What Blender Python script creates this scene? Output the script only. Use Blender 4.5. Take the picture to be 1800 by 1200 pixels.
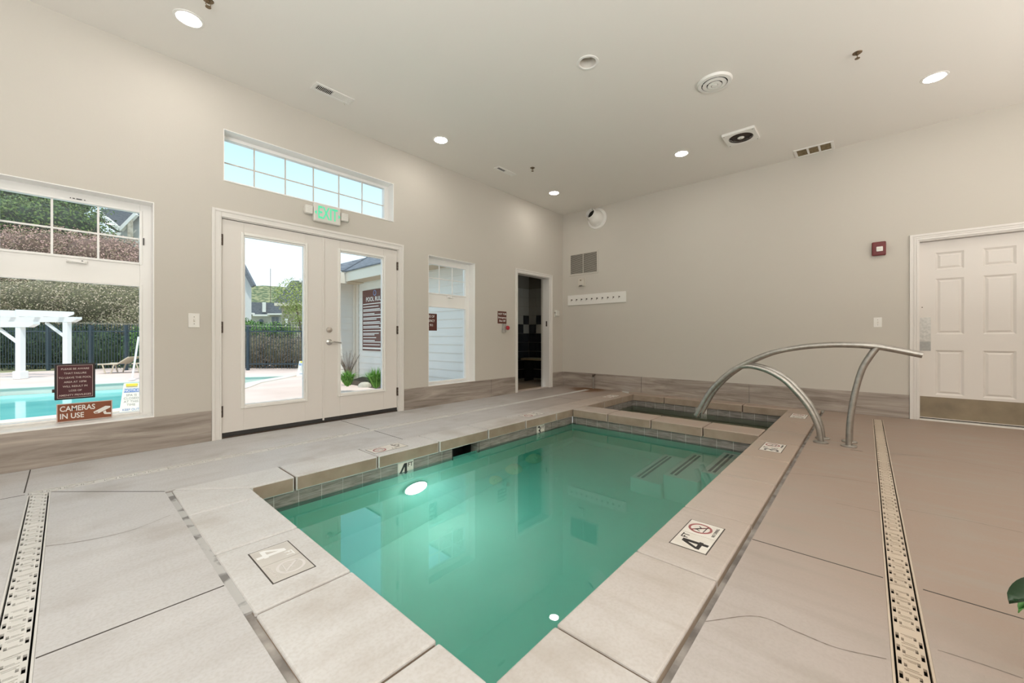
import bpy, bmesh, math, random
from mathutils import Vector, Matrix
random.seed(7)
for o in list(bpy.data.objects): bpy.data.objects.remove(o, do_unlink=True)
SC = bpy.context.scene
COL = SC.collection
R = math.radians

# ------------------------------------------------------------------ camera, world, sun, light, exposure
H = 0.95                       # lens height above the deck
FPX, YAW, HOR = 698.6, R(41.704), 592.84
cam = bpy.data.cameras.new('camera')
cam.sensor_width = 36; cam.lens = 36*FPX/1800
cam.shift_y = -(600-HOR)/1800
cam.clip_start = 0.02; cam.clip_end = 800
camo = bpy.data.objects.new('camera', cam); COL.objects.link(camo)
camo.location = (0, 0, H); camo.rotation_euler = (R(90), 0, YAW-R(90))
SC.camera = camo
SC.view_settings.view_transform = 'Standard'; SC.view_settings.look = 'None'
SC.view_settings.exposure = 0.20; SC.view_settings.gamma = 1.0
SC.view_settings.use_curve_mapping = False
SC.cycles.use_denoising = True
SC.cycles.max_bounces = 12; SC.cycles.diffuse_bounces = 6; SC.cycles.transparent_max_bounces = 16
SC.cycles.transmission_bounces = 8; SC.cycles.volume_bounces = 2
SC.cycles.sample_clamp_indirect = 6.0

W = bpy.data.worlds.new('sky'); SC.world = W; W.use_nodes = True
nt = W.node_tree; nt.nodes.clear()
wo = nt.nodes.new('ShaderNodeOutputWorld'); bg = nt.nodes.new('ShaderNodeBackground')
tc = nt.nodes.new('ShaderNodeTexCoord'); sp = nt.nodes.new('ShaderNodeSeparateXYZ'); cr = nt.nodes.new('ShaderNodeValToRGB')
nt.links.new(tc.outputs['Generated'], sp.inputs[0]); nt.links.new(sp.outputs['Z'], cr.inputs[0])
cr.color_ramp.elements[0].position = 0.0; cr.color_ramp.elements[0].color = (0.90, 0.96, 1.0, 1)
cr.color_ramp.elements[1].position = 1.0; cr.color_ramp.elements[1].color = (0.72, 0.79, 0.90, 1)
e = cr.color_ramp.elements.new(0.20); e.color = (0.70, 0.88, 1.0, 1)
e = cr.color_ramp.elements.new(0.42); e.color = (0.42, 0.68, 0.90, 1)
nt.links.new(cr.outputs[0], bg.inputs[0]); bg.inputs[1].default_value = 1.30
nt.links.new(bg.outputs[0], wo.inputs[0])

sun = bpy.data.lights.new('sun', 'SUN'); sun.energy = 2.6; sun.angle = R(0.6); sun.color = (1.0, 0.95, 0.86)
suno = bpy.data.objects.new('sun', sun); COL.objects.link(suno)
suno.rotation_euler = Vector((0.08, 0.45, -0.89)).to_track_quat('-Z', 'Y').to_euler()
suno.location = (2, -8, 20)

def area(name, loc, direction, sx, sy, power, color):
    l = bpy.data.lights.new(name, 'AREA'); l.shape = 'RECTANGLE'; l.size = sx; l.size_y = sy
    l.energy = power; l.color = color
    o = bpy.data.objects.new(name, l); COL.objects.link(o); o.location = loc
    o.rotation_euler = Vector(direction).to_track_quat('-Z', 'Y').to_euler()
    return o
# added fill: unseen area lights behind the camera, aimed up to brighten the ceiling
area('rear_fill_light', (-1.6, -1.0, 1.25), (0.05, 0.0, 1.0), 4.5, 2.2, 280, (0.93, 0.97, 1.0))
area('rear_fill_light', (2.6, -2.9, 1.25), (0.0, 0.04, 1.0), 5.5, 2.2, 125, (1.0, 0.98, 0.94))
LAMP = 76.0                                       # lens radiance of the recessed ceiling lamps

# ------------------------------------------------------------------ dimensions
YA, XB, CZ = 4.495, 6.558, 3.37                     # left (window) wall, far wall, ceiling
WATER = -0.185
GZ = -0.20                                          # ground outside
FW = Vector((math.cos(YAW), math.sin(YAW), 0)); RT = Vector((math.sin(YAW), -math.cos(YAW), 0))
def sight(px, py, d):
    """point at distance d in front of the lens that stands at this place of the view"""
    p = FW*d + RT*((px-900)/FPX*d); p.z = H + (HOR-py)/FPX*d
    return p
def ground(px, py, z=GZ):
    return sight(px, py, (H-z)*FPX/(py-HOR))

# ------------------------------------------------------------------ materials
def new_mat(name):
    m = bpy.data.materials.new(name); m.use_nodes = True
    n = m.node_tree; b = n.nodes['Principled BSDF']
    return m, n, b
def pm(name, c1, c2=None, scale=8.0, rough=0.6, metal=0.0, bump=0.0, stretch=(1, 1, 1), detail=4.0, spec=0.5, lo=0.35, hi=0.65, bscale=None, island=False, emit=0.0, coat=0.0):
    m, n, b = new_mat(name)
    b.inputs['Base Color'].default_value = (*c1, 1); b.inputs['Roughness'].default_value = rough
    b.inputs['Metallic'].default_value = metal; b.inputs['Specular IOR Level'].default_value = spec
    b.inputs['Coat Weight'].default_value = coat
    if emit:
        b.inputs['Emission Color'].default_value = (*c1, 1); b.inputs['Emission Strength'].default_value = emit
    if c2 or bump:
        g = n.nodes.new('ShaderNodeNewGeometry'); mp = n.nodes.new('ShaderNodeMapping')
        mp.inputs['Scale'].default_value = stretch
        n.links.new(g.outputs['Position'], mp.inputs['Vector'])
    if c2:
        mr = n.nodes.new('ShaderNodeValToRGB')
        mr.color_ramp.elements[0].position = lo; mr.color_ramp.elements[0].color = (*c1, 1)
        mr.color_ramp.elements[1].position = hi; mr.color_ramp.elements[1].color = (*c2, 1)
        if island:
            mr.color_ramp.elements[0].position = 0; mr.color_ramp.elements[1].position = 1
            n.links.new(g.outputs['Random Per Island'], mr.inputs[0])
        else:
            nz = n.nodes.new('ShaderNodeTexNoise'); nz.inputs['Scale'].default_value = scale; nz.inputs['Detail'].default_value = detail
            n.links.new(mp.outputs[0], nz.inputs['Vector']); n.links.new(nz.outputs['Fac'], mr.inputs[0])
        n.links.new(mr.outputs[0], b.inputs['Base Color'])
    if bump:
        nb = n.nodes.new('ShaderNodeTexNoise'); nb.inputs['Scale'].default_value = bscale or scale*4; nb.inputs['Detail'].default_value = 3
        n.links.new(mp.outputs[0], nb.inputs['Vector'])
        bm_ = n.nodes.new('ShaderNodeBump'); bm_.inputs['Strength'].default_value = bump; bm_.inputs['Distance'].default_value = 0.004
        n.links.new(nb.outputs['Fac'], bm_.inputs['Height']); n.links.new(bm_.outputs[0], b.inputs['Normal'])
    return m

M = {}
M['wall'] = pm('wall_paint', (0.575, 0.54, 0.485), bump=0.12, bscale=140, rough=0.75, spec=0.3)
M['ceil'] = pm('ceiling_paint', (0.79, 0.755, 0.705), bump=0.10, bscale=140, rough=0.8, spec=0.25)
M['trimpaint'] = pm('trim_paint', (0.74, 0.71, 0.675), rough=0.45)
M['doorpaint'] = pm('door_paint', (0.72, 0.68, 0.64), rough=0.45)
M['doorpaint2'] = pm('panel_door_paint', (0.72, 0.68, 0.64), rough=0.45)
M['vinyl'] = pm('window_vinyl', (0.88, 0.87, 0.85), rough=0.35)
M['white'] = pm('white_plastic', (0.80, 0.78, 0.74), rough=0.4)
M['offwhite'] = pm('offwhite_plastic', (0.62, 0.58, 0.51), rough=0.45)
M['clearish'] = pm('frosted_plastic', (0.70, 0.68, 0.63), rough=0.25)
M['black'] = pm('black', (0.012, 0.011, 0.010), rough=0.6)
M['darkhole'] = pm('dark_void', (0.02, 0.018, 0.015), rough=0.9, spec=0.1)
M['rubber'] = pm('door_sweep', (0.03, 0.028, 0.027), rough=0.6)
M['bronze'] = pm('hinge_bronze', (0.10, 0.075, 0.06), rough=0.4, metal=0.7)
M['chrome'] = pm('satin_nickel', (0.62, 0.60, 0.57), rough=0.25, metal=1.0)
M['chromed'] = pm('push_plate_lower', (0.34, 0.34, 0.33), (0.42, 0.42, 0.41), scale=30, rough=0.55, metal=0.3)
M['steel'] = pm('brushed_steel', (0.38, 0.365, 0.34), (0.48, 0.46, 0.43), scale=30, rough=0.38, metal=1.0)
M['kick'] = pm('kick_plate_metal', (0.24, 0.20, 0.145), (0.32, 0.265, 0.19), scale=5, rough=0.42, metal=0.8)
M['plate'] = pm('push_plate_metal', (0.42, 0.41, 0.39), (0.56, 0.55, 0.52), scale=40, rough=0.45, metal=0.6)
M['grate'] = pm('drain_plastic', (0.47, 0.385, 0.30), (0.53, 0.44, 0.35), scale=3, rough=0.55)
M['gratew'] = pm('drain_plastic_pale', (0.62, 0.605, 0.575), (0.68, 0.665, 0.635), scale=3, rough=0.55)
M['mastic'] = pm('joint_sealant', (0.20, 0.18, 0.165), (0.42, 0.39, 0.36), scale=9, rough=0.9, bump=0.4, bscale=60)
M['bed'] = pm('mortar_bed', (0.16, 0.115, 0.08), (0.26, 0.20, 0.15), scale=12, rough=0.95)
M['sealpale'] = pm('pale_sealant', (0.20, 0.19, 0.185), (0.47, 0.465, 0.455), scale=7, rough=0.9, lo=0.40, hi=0.48, bump=0.3, bscale=60)
M['cut'] = pm('saw_cut', (0.07, 0.06, 0.052), rough=0.95)
M['cutpale'] = pm('hairline', (0.20, 0.165, 0.14), rough=0.95)
M['red'] = pm('alarm_red', (0.145, 0.012, 0.014), rough=0.4)
M['btnred'] = pm('button_red', (0.45, 0.025, 0.04), rough=0.35)
M['signbrown'] = pm('sign_brown', (0.105, 0.028, 0.018), rough=0.5)
M['signrust'] = pm('sign_rust', (0.235, 0.072, 0.030), rough=0.45)
M['signmaroon'] = pm('sign_maroon', (0.070, 0.012, 0.018), rough=0.45)
M['rulesmaroon'] = pm('rules_maroon', (0.110, 0.030, 0.025), rough=0.3)
M['letter'] = pm('lettering_white', (0.80, 0.79, 0.76), rough=0.5)
M['lettertan'] = pm('lettering_pale', (0.62, 0.52, 0.48), rough=0.5)
M['ink'] = pm('numeral_black', (0.02, 0.018, 0.018), rough=0.5)
M['worn'] = pm('numeral_worn', (0.16, 0.14, 0.125), (0.50, 0.47, 0.43), scale=45, rough=0.6)
M['ghost'] = pm('numeral_bleached', (0.80, 0.80, 0.79), rough=0.5)
M['ringred'] = pm('symbol_red', (0.33, 0.11, 0.11), rough=0.5)
M['ringpale'] = pm('symbol_bleached', (0.66, 0.63, 0.61), rough=0.5)
M['tile'] = pm('marker_tile', (0.66, 0.62, 0.56), (0.74, 0.71, 0.66), scale=14, rough=0.4)
M['tileworn'] = pm('marker_tile_worn', (0.54, 0.51, 0.475), (0.60, 0.57, 0.53), scale=10, rough=0.5)
M['grout'] = pm('tile_grout', (0.62, 0.60, 0.57), rough=0.8)
M['emgreen'] = pm('exit_green', (0.08, 0.60, 0.34), rough=0.4, emit=0.45)
M['lens_on'] = pm('lamp_lens', (1.0, 0.94, 0.86), rough=0.5, emit=LAMP)
M['lens_off'] = pm('lamp_can', (0.66, 0.62, 0.56), rough=0.35)
M['uwlamp'] = pm('underwater_lamp_lens', (0.95, 1.0, 0.98), rough=0.4, emit=65)
M['jet'] = pm('jet_fitting', (0.90, 0.82, 0.55), rough=0.5)
M['plaster'] = pm('pool_plaster', (0.50, 0.76, 0.65), (0.56, 0.80, 0.69), scale=2.5, rough=0.8)
M['spaplaster'] = pm('spa_plaster', (0.60, 0.66, 0.54), (0.66, 0.72, 0.60), scale=2.5, rough=0.8)
M['stepplaster'] = pm('step_plaster', (0.80, 0.86, 0.78), (0.84, 0.90, 0.82), scale=3, rough=0.8)
M['stripe'] = pm('step_stripe', (0.16, 0.17, 0.17), rough=0.7)
M['tiledark'] = pm('black_tile', (0.012, 0.012, 0.013), rough=0.25)
M['tilewhite'] = pm('white_tile_dimmed', (0.26, 0.235, 0.19), rough=0.3)  # white tile with the dimness of the unlit restroom put into its colour
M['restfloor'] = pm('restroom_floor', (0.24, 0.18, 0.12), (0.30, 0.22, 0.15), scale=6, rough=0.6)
M['restwall'] = pm('restroom_paint_dimmed', (0.16, 0.135, 0.10), rough=0.8)  # paint colour darkened for the unlit room as well
M['leafdark'] = pm('leaf_dark', (0.006, 0.035, 0.008), rough=0.35)
M['leaflight'] = pm('leaf_light', (0.08, 0.26, 0.06), rough=0.4)
M['pot'] = pm('plant_pot', (0.30, 0.26, 0.22), rough=0.6)
M['soil'] = pm('soil', (0.05, 0.035, 0.025), (0.09, 0.07, 0.05), scale=60, rough=0.95)
M['brown'] = pm('filter_brown', (0.16, 0.115, 0.055), (0.26, 0.20, 0.11), scale=40, rough=0.9)
M['brass'] = pm('sprinkler_brass', (0.22, 0.16, 0.10), rough=0.4, metal=0.8)

# outside
M['siding'] = pm('siding_paint', (0.76, 0.745, 0.70), (0.80, 0.785, 0.74), scale=2, rough=0.65)
M['fascia'] = pm('fascia_paint', (0.72, 0.66, 0.57), rough=0.6)
M['soffit'] = pm('soffit_paint', (0.55, 0.45, 0.33), rough=0.7)
M['shingle'] = pm('roof_shingle', (0.10, 0.115, 0.14), (0.18, 0.20, 0.23), scale=6, rough=0.9, stretch=(1, 1, 6))
M['deckout'] = pm('pool_deck_concrete', (0.66, 0.52, 0.46), (0.74, 0.61, 0.55), scale=0.9, rough=0.9)
M['copeout'] = pm('outdoor_coping', (0.66, 0.62, 0.56), (0.72, 0.68, 0.62), scale=1.5, rough=0.85)
M['pergola'] = pm('pergola_paint', (0.80, 0.80, 0.78), rough=0.55)
M['iron'] = pm('fence_iron', (0.020, 0.042, 0.060), rough=0.5)
M['lounge'] = pm('lounge_frame', (0.55, 0.47, 0.36), rough=0.5)
M['sling'] = pm('lounge_sling', (0.50, 0.44, 0.34), rough=0.8)
M['noticew'] = pm('notice_board', (0.80, 0.80, 0.72), rough=0.4)
M['noticey'] = pm('notice_yellow', (0.75, 0.66, 0.08), rough=0.4)
M['noticeb'] = pm('notice_blue', (0.14, 0.26, 0.55), rough=0.4)
M['noticet'] = pm('notice_text', (0.35, 0.36, 0.37), rough=0.5)
M['grassland'] = pm('dry_grass', (0.36, 0.35, 0.20), (0.22, 0.27, 0.12), scale=0.5, rough=0.95)
M['bark'] = pm('bark', (0.10, 0.075, 0.055), (0.16, 0.125, 0.10), scale=9, rough=0.95)
M['hwall'] = pm('house_wall', (0.66, 0.66, 0.66), (0.70, 0.70, 0.70), scale=1, rough=0.8)
M['hglass'] = pm('house_window_glass', (0.06, 0.09, 0.13), rough=0.1)
M['stone'] = pm('stone_veneer', (0.40, 0.35, 0.28), (0.60, 0.56, 0.48), scale=4, rough=0.9)
def leafmat(n, a, b): M[n] = pm(n, a, b, island=True, rough=0.7, spec=0.2)
leafmat('f_conifer', (0.025, 0.07, 0.035), (0.16, 0.24, 0.07))
leafmat('f_pink', (0.22, 0.19, 0.11), (0.58, 0.36, 0.33))
leafmat('f_cream', (0.14, 0.16, 0.06), (0.58, 0.47, 0.36))
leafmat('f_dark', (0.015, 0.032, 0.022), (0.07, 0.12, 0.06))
leafmat('f_green', (0.05, 0.15, 0.04), (0.17, 0.30, 0.08))
leafmat('f_lime', (0.16, 0.24, 0.05), (0.40, 0.44, 0.16))
leafmat('f_twig', (0.09, 0.08, 0.055), (0.27, 0.22, 0.17))
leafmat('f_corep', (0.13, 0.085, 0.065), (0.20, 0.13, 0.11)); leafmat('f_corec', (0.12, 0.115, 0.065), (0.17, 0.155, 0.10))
leafmat('f_grass', (0.06, 0.20, 0.03), (0.22, 0.44, 0.09))

def concrete(name, cool, warm, dark, rough=0.55, spec=0.3, warmx=(-0.2, 3.2)):
    """broom-finished, stained concrete: streaks, mottling, a tone browner towards the far end and right, one rust spot"""
    m, n, b = new_mat(name); L = n.links.new
    g = n.nodes.new('ShaderNodeNewGeometry')
    def noise(scale, stretch, detail=5):
        mp = n.nodes.new('ShaderNodeMapping'); mp.inputs['Scale'].default_value = stretch
        L(g.outputs['Position'], mp.inputs['Vector'])
        z = n.nodes.new('ShaderNodeTexNoise'); z.inputs['Scale'].default_value = scale; z.inputs['Detail'].default_value = detail
        L(mp.outputs[0], z.inputs['Vector']); return z.outputs['Fac']
    def mix(f, a, c):
        x = n.nodes.new('ShaderNodeMix'); x.data_type = 'RGBA'
        if f is not None: L(f, x.inputs[0])
        for s, v in ((6, a), (7, c)):
            if isinstance(v, tuple): x.inputs[s].default_value = (*v, 1)
            else: L(v, x.inputs[s])
        return x.outputs[2]
    def rng(v, a, c, lo=0.0, hi=1.0):
        r = n.nodes.new('ShaderNodeMapRange'); r.inputs[1].default_value = a; r.inputs[2].default_value = c
        r.inputs[3].default_value = lo; r.inputs[4].default_value = hi; r.interpolation_type = 'SMOOTHSTEP'
        L(v, r.inputs[0]); return r.outputs[0]
    def math_(op, a, c):
        q = n.nodes.new('ShaderNodeMath'); q.operation = op
        for i, v in enumerate((a, c)):
            if isinstance(v, (int, float)): q.inputs[i].default_value = v
            else: L(v, q.inputs[i])
        return q.outputs[0]
    sep = n.nodes.new('ShaderNodeSeparateXYZ'); L(g.outputs['Position'], sep.inputs[0])
    d = math_('SUBTRACT', math_('MULTIPLY', sep.outputs[0], 0.72), math_('MULTIPLY', sep.outputs[1], 0.75))
    d = math_('ADD', d, math_('MULTIPLY', noise(0.7, (1, 1, 1)), 1.6))
    wf = math_('MAXIMUM', rng(d, warmx[0], warmx[1]), rng(sep.outputs[0], 4.6, 7.0, 0, 0.9))
    base = mix(wf, cool, warm)  # base turns browner towards the far end and the right
    side = n.nodes.new('ShaderNodeMath'); side.operation = 'GREATER_THAN'; L(sep.outputs[1], side.inputs[0]); side.inputs[1].default_value = 0.768
    sx_ = n.nodes.new('ShaderNodeMix'); L(side.outputs[0], sx_.inputs[0]); L(noise(1.9, (7.0, 1.0, 1.0), 8), sx_.inputs[2]); L(noise(1.6, (1.0, 6.0, 1.0), 8), sx_.inputs[3])
    st = rng(sx_.outputs[0], 0.44, 0.74, 0, 0.55)
    st = math_('MULTIPLY', st, rng(d, -0.5, 2.5, 0.30, 1.0))
    base = mix(st, base, dark)
    mo = math_('MULTIPLY', rng(noise(3.2, (1, 1, 1), 8), 0.48, 0.72, 0, 0.35), rng(wf, 0.0, 0.8, 1.0, 0.0))
    dk = rng(noise(2.2, (1, 1, 1), 10), 0.50, 0.72, 0, 0.42)
    base = mix(dk, base, dark)
    base = mix(mo, base, tuple(min(1, v*1.15) for v in cool))
    fi = rng(noise(90, (1, 1, 1), 2), 0.35, 0.75, 0, 0.22)
    base = mix(fi, base, dark)
    # rust spot beside the stub pipe
    ds = n.nodes.new('ShaderNodeVectorMath'); ds.operation = 'DISTANCE'; L(g.outputs['Position'], ds.inputs[0]); ds.inputs[1].default_value = (6.36, 3.78, 0)
    rs = rng(math_('ADD', ds.outputs['Value'], math_('MULTIPLY', noise(5, (1, 1, 1)), 0.35)), 0.36, 0.62, 0.9, 0)
    base = mix(rs, base, (0.17, 0.075, 0.025))
    L(base, b.inputs['Base Color']); b.inputs['Roughness'].default_value = rough; b.inputs['Specular IOR Level'].default_value = spec
    bp = n.nodes.new('ShaderNodeBump'); bp.inputs['Strength'].default_value = 0.18; bp.inputs['Distance'].default_value = 0.003
    L(noise(60, (1, 3, 1), 4), bp.inputs['Height']); L(bp.outputs[0], b.inputs['Normal'])
    return m
M['deck'] = concrete('deck_concrete', (0.56, 0.552, 0.552), (0.325, 0.245, 0.198), (0.32, 0.28, 0.24))
M['coping'] = concrete('coping_concrete', (0.62, 0.615, 0.61), (0.40, 0.31, 0.25), (0.37, 0.32, 0.27))

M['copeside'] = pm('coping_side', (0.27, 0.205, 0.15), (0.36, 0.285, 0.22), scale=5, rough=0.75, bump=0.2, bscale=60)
def woodtile(name, scale=1.0, dark=(0.19, 0.155, 0.13), light=(0.50, 0.44, 0.39)):
    m, n, b = new_mat(name); L = n.links.new
    g = n.nodes.new('ShaderNodeNewGeometry'); mp = n.nodes.new('ShaderNodeMapping'); mp.inputs['Scale'].default_value = (1, 1, 11)
    L(g.outputs['Position'], mp.inputs['Vector'])
    wv = n.nodes.new('ShaderNodeTexNoise'); wv.inputs['Scale'].default_value = 1.4*scale; wv.inputs['Detail'].default_value = 9; wv.inputs['Distortion'].default_value = 0.7; wv.inputs['Roughness'].default_value = 0.65
    L(mp.outputs[0], wv.inputs['Vector'])
    cr = n.nodes.new('ShaderNodeValToRGB')
    cr.color_ramp.elements[0].position = 0.30; cr.color_ramp.elements[0].color = (*dark, 1)
    cr.color_ramp.elements[1].position = 0.72; cr.color_ramp.elements[1].color = (*light, 1)
    L(wv.outputs['Fac'], cr.inputs[0]); L(cr.outputs[0], b.inputs['Base Color'])
    b.inputs['Roughness'].default_value = 0.42
    return m
M['woodtile'] = woodtile('wood_look_tile')
M['watertile'] = woodtile('waterline_tile', 5.0, (0.125, 0.11, 0.095), (0.36, 0.335, 0.31))

def glass_mat():
    m = bpy.data.materials.new('window_glass'); m.use_nodes = True; n = m.node_tree; n.nodes.clear()
    o = n.nodes.new('ShaderNodeOutputMaterial'); mx = n.nodes.new('ShaderNodeMixShader')
    t = n.nodes.new('ShaderNodeBsdfTransparent'); gl = n.nodes.new('ShaderNodeBsdfGlossy'); gl.inputs['Roughness'].default_value = 0.0
    t.inputs[0].default_value = (0.97, 0.985, 0.98, 1)
    fr = n.nodes.new('ShaderNodeFresnel'); fr.inputs[0].default_value = 1.30
    n.links.new(fr.outputs[0], mx.inputs[0]); n.links.new(t.outputs[0], mx.inputs[1]); n.links.new(gl.outputs[0], mx.inputs[2])
    n.links.new(mx.outputs[0], o.inputs[0]); return m
M['glass'] = glass_mat()

def water_mat(name, absorb, adens, scatter, sdens, ripple):
    m = bpy.data.materials.new(name); m.use_nodes = True; n = m.node_tree; n.nodes.clear()
    o = n.nodes.new('ShaderNodeOutputMaterial'); gl = n.nodes.new('ShaderNodeBsdfRefraction'); gl.inputs['IOR'].default_value = 1.33; gl.inputs['Roughness'].default_value = 0.0
    gs = n.nodes.new('ShaderNodeBsdfGlossy'); gs.inputs['Roughness'].default_value = 0.0
    fr = n.nodes.new('ShaderNodeFresnel'); fr.inputs['IOR'].default_value = 2.0; mx = n.nodes.new('ShaderNodeMixShader')
    n.links.new(fr.outputs[0], mx.inputs[0]); n.links.new(gl.outputs[0], mx.inputs[1]); n.links.new(gs.outputs[0], mx.inputs[2])
    g = n.nodes.new('ShaderNodeNewGeometry'); nz = n.nodes.new('ShaderNodeTexNoise'); nz.inputs['Scale'].default_value = 5.0; nz.inputs['Detail'].default_value = 2
    n.links.new(g.outputs['Position'], nz.inputs['Vector'])
    bp = n.nodes.new('ShaderNodeBump'); bp.inputs['Strength'].default_value = ripple; bp.inputs['Distance'].default_value = 0.01
    n.links.new(nz.outputs['Fac'], bp.inputs['Height']); 
    for q in (gl, gs, fr): n.links.new(bp.outputs[0], q.inputs['Normal'])
    va = n.nodes.new('ShaderNodeVolumeAbsorption'); va.inputs[0].default_value = (*absorb, 1); va.inputs[1].default_value = adens
    vs = n.nodes.new('ShaderNodeVolumeScatter'); vs.inputs[0].default_value = (*scatter, 1); vs.inputs[1].default_value = sdens
    ad = n.nodes.new('ShaderNodeAddShader'); n.links.new(va.outputs[0], ad.inputs[0]); n.links.new(vs.outputs[0], ad.inputs[1])
    n.links.new(mx.outputs[0], o.inputs['Surface']); n.links.new(ad.outputs[0], o.inputs['Volume'])
    return m
M['water'] = water_mat('pool_water', (0.03, 0.89, 0.79), 0.42, (0.36, 0.97, 0.88), 0.32, 0.012)
M['spawater'] = water_mat('spa_water', (0.40, 0.75, 0.52), 0.45, (0.5, 0.8, 0.6), 0.30, 0.02)
M['outwater'] = pm('outdoor_pool_water', (0.14, 0.62, 0.60), (0.22, 0.74, 0.70), scale=1.2, rough=0.08)

# ------------------------------------------------------------------ mesh helpers
def origin(o):
    v = Vector((0, 0, 0))
    while o is not None: v = v + Vector(o.location); o = o.parent
    return v
class MB:
    def __init__(s): s.v = []; s.f = []
    def add(s, vs, fs):
        k = len(s.v); s.v += [tuple(v) for v in vs]; s.f += [tuple(i+k for i in f) for f in fs]; return s
    def box(s, x0, x1, y0, y1, z0, z1):
        x0, x1 = min(x0, x1), max(x0, x1); y0, y1 = min(y0, y1), max(y0, y1); z0, z1 = min(z0, z1), max(z0, z1)
        return s.add([(x0,y0,z0),(x1,y0,z0),(x1,y1,z0),(x0,y1,z0),(x0,y0,z1),(x1,y0,z1),(x1,y1,z1),(x0,y1,z1)],
                     [(0,3,2,1),(4,5,6,7),(0,1,5,4),(1,2,6,5),(2,3,7,6),(3,0,4,7)])
    def obox(s, c, ax, ay, az, sx, sy, sz):
        """oriented box: centre c, unit axes, full sizes"""
        c = Vector(c); ax, ay, az = Vector(ax)*sx/2, Vector(ay)*sy/2, Vector(az)*sz/2
        vs = [c+i*ax+j*ay+k*az for k in (-1,1) for j in (-1,1) for i in (-1,1)]
        return s.add(vs, [(0,2,3,1),(4,5,7,6),(0,1,5,4),(1,3,7,5),(3,2,6,7),(2,0,4,6)])
    def bar(s, a, b, w, h=None, up=(0,0,1)):
        a, b = Vector(a), Vector(b); d = (b-a); L = d.length; d.normalize(); u = Vector(up)
        if abs(d.dot(u)) > 0.98: u = Vector((1,0,0))
        x = d.cross(u).normalized(); z = x.cross(d)
        return s.obox((a+b)/2, d, x, z, L, w, h or w)
    def prism(s, pts, vec):
        """closed polygon (3D points) extruded by vec"""
        n = len(pts); vec = Vector(vec); pts = [Vector(p) for p in pts]
        return s.add(pts+[p+vec for p in pts], [tuple(range(n))[::-1], tuple(range(n, 2*n))]+[(i, (i+1)%n, n+(i+1)%n, n+i) for i in range(n)])
    def tube(s, pts, r, seg=12, caps=True):
        pts = [Vector(p) for p in pts]; n = len(pts); rs = r if isinstance(r, (list, tuple)) else [r]*n
        vs = []; t0 = (pts[1]-pts[0]).normalized()
        u = t0.cross(Vector((0,0,1)));  u = u if u.length > 0.1 else t0.cross(Vector((1,0,0)))
        u.normalize()
        for i, p in enumerate(pts):
            t = (pts[min(i+1,n-1)]-pts[max(i-1,0)]).normalized()
            u = (u - t*u.dot(t)).normalized(); w = t.cross(u)
            vs += [p+(u*math.cos(a)+w*math.sin(a))*rs[i] for a in [2*math.pi*k/seg for k in range(seg)]]
        fs = [(i*seg+k, i*seg+(k+1)%seg, (i+1)*seg+(k+1)%seg, (i+1)*seg+k) for i in range(n-1) for k in range(seg)]
        if caps: fs += [tuple(range(seg))[::-1], tuple(range((n-1)*seg, n*seg))]
        return s.add(vs, fs)
    def lathe(s, prof, c, axis=(0,0,1), seg=32, close=False):
        """prof: (radius, height along axis) pairs"""
        c = Vector(c); a = Vector(axis).normalized(); u = a.cross(Vector((0,1,0)))
        u = u if u.length > 0.1 else a.cross(Vector((1,0,0)))
        u.normalize(); w = a.cross(u); vs = []; fs = []
        for r, h in prof:
            vs += [c+a*h+(u*math.cos(t)+w*math.sin(t))*max(r, 1e-5) for t in [2*math.pi*k/seg for k in range(seg)]]
        m = len(prof)
        for i in range(m if close else m-1):
            j = (i+1) % m
            fs += [(i*seg+k, i*seg+(k+1)%seg, j*seg+(k+1)%seg, j*seg+k) for k in range(seg)]
        return s.add(vs, fs)
    def build(s, name, mat, parent=None, bevel=0.0, smooth=False, local=False, seg=2, center=True):
        me = bpy.data.meshes.new(name); 
        o = bpy.data.objects.new(name, me); COL.objects.link(o)
        off = Vector((0,0,0))
        if parent is not None:
            o.parent = parent
            if not local: off = origin(parent)
        elif center:
            xs, ys, zs = zip(*s.v); off = Vector(((min(xs)+max(xs))/2, (min(ys)+max(ys))/2, min(zs))); o.location = off
        me.from_pydata([tuple(Vector(v)-off) for v in s.v], [], s.f)
        bm = bmesh.new(); bm.from_mesh(me); bmesh.ops.recalc_face_normals(bm, faces=bm.faces); bm.to_mesh(me); bm.free()
        if smooth:
            for p in me.polygons: p.use_smooth = True
            md = o.modifiers.new('edges', 'EDGE_SPLIT'); md.split_angle = R(40)
        me.materials.append(M[mat] if isinstance(mat, str) else mat)
        if bevel:
            md = o.modifiers.new('bevel', 'BEVEL'); md.width = bevel; md.segments = seg; md.limit_method = 'ANGLE'; md.angle_limit = R(40)
        return o
def B(*a): return MB().box(*a)
def tag(o, label=None, cat=None, group=None, kind=None):
    if label: o['label'] = label
    if cat: o['category'] = cat
    if group: o['group'] = group
    if kind: o['kind'] = kind
    return o
def thing(name, label, cat, loc, group=None):
    o = bpy.data.objects.new(name, None); COL.objects.link(o); o.location = loc; o.empty_display_size = 0.1
    return tag(o, label, cat, group)
def struct(o): o['kind'] = 'structure'; return o
def sroot(name, loc):
    o = bpy.data.objects.new(name, None); COL.objects.link(o); o.location = loc; return struct(o)
def copy_tree(o, parent=None):
    c = o.copy(); COL.objects.link(c); c.parent = parent
    for ch in list(o.children): copy_tree(ch, c)
    return c
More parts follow.
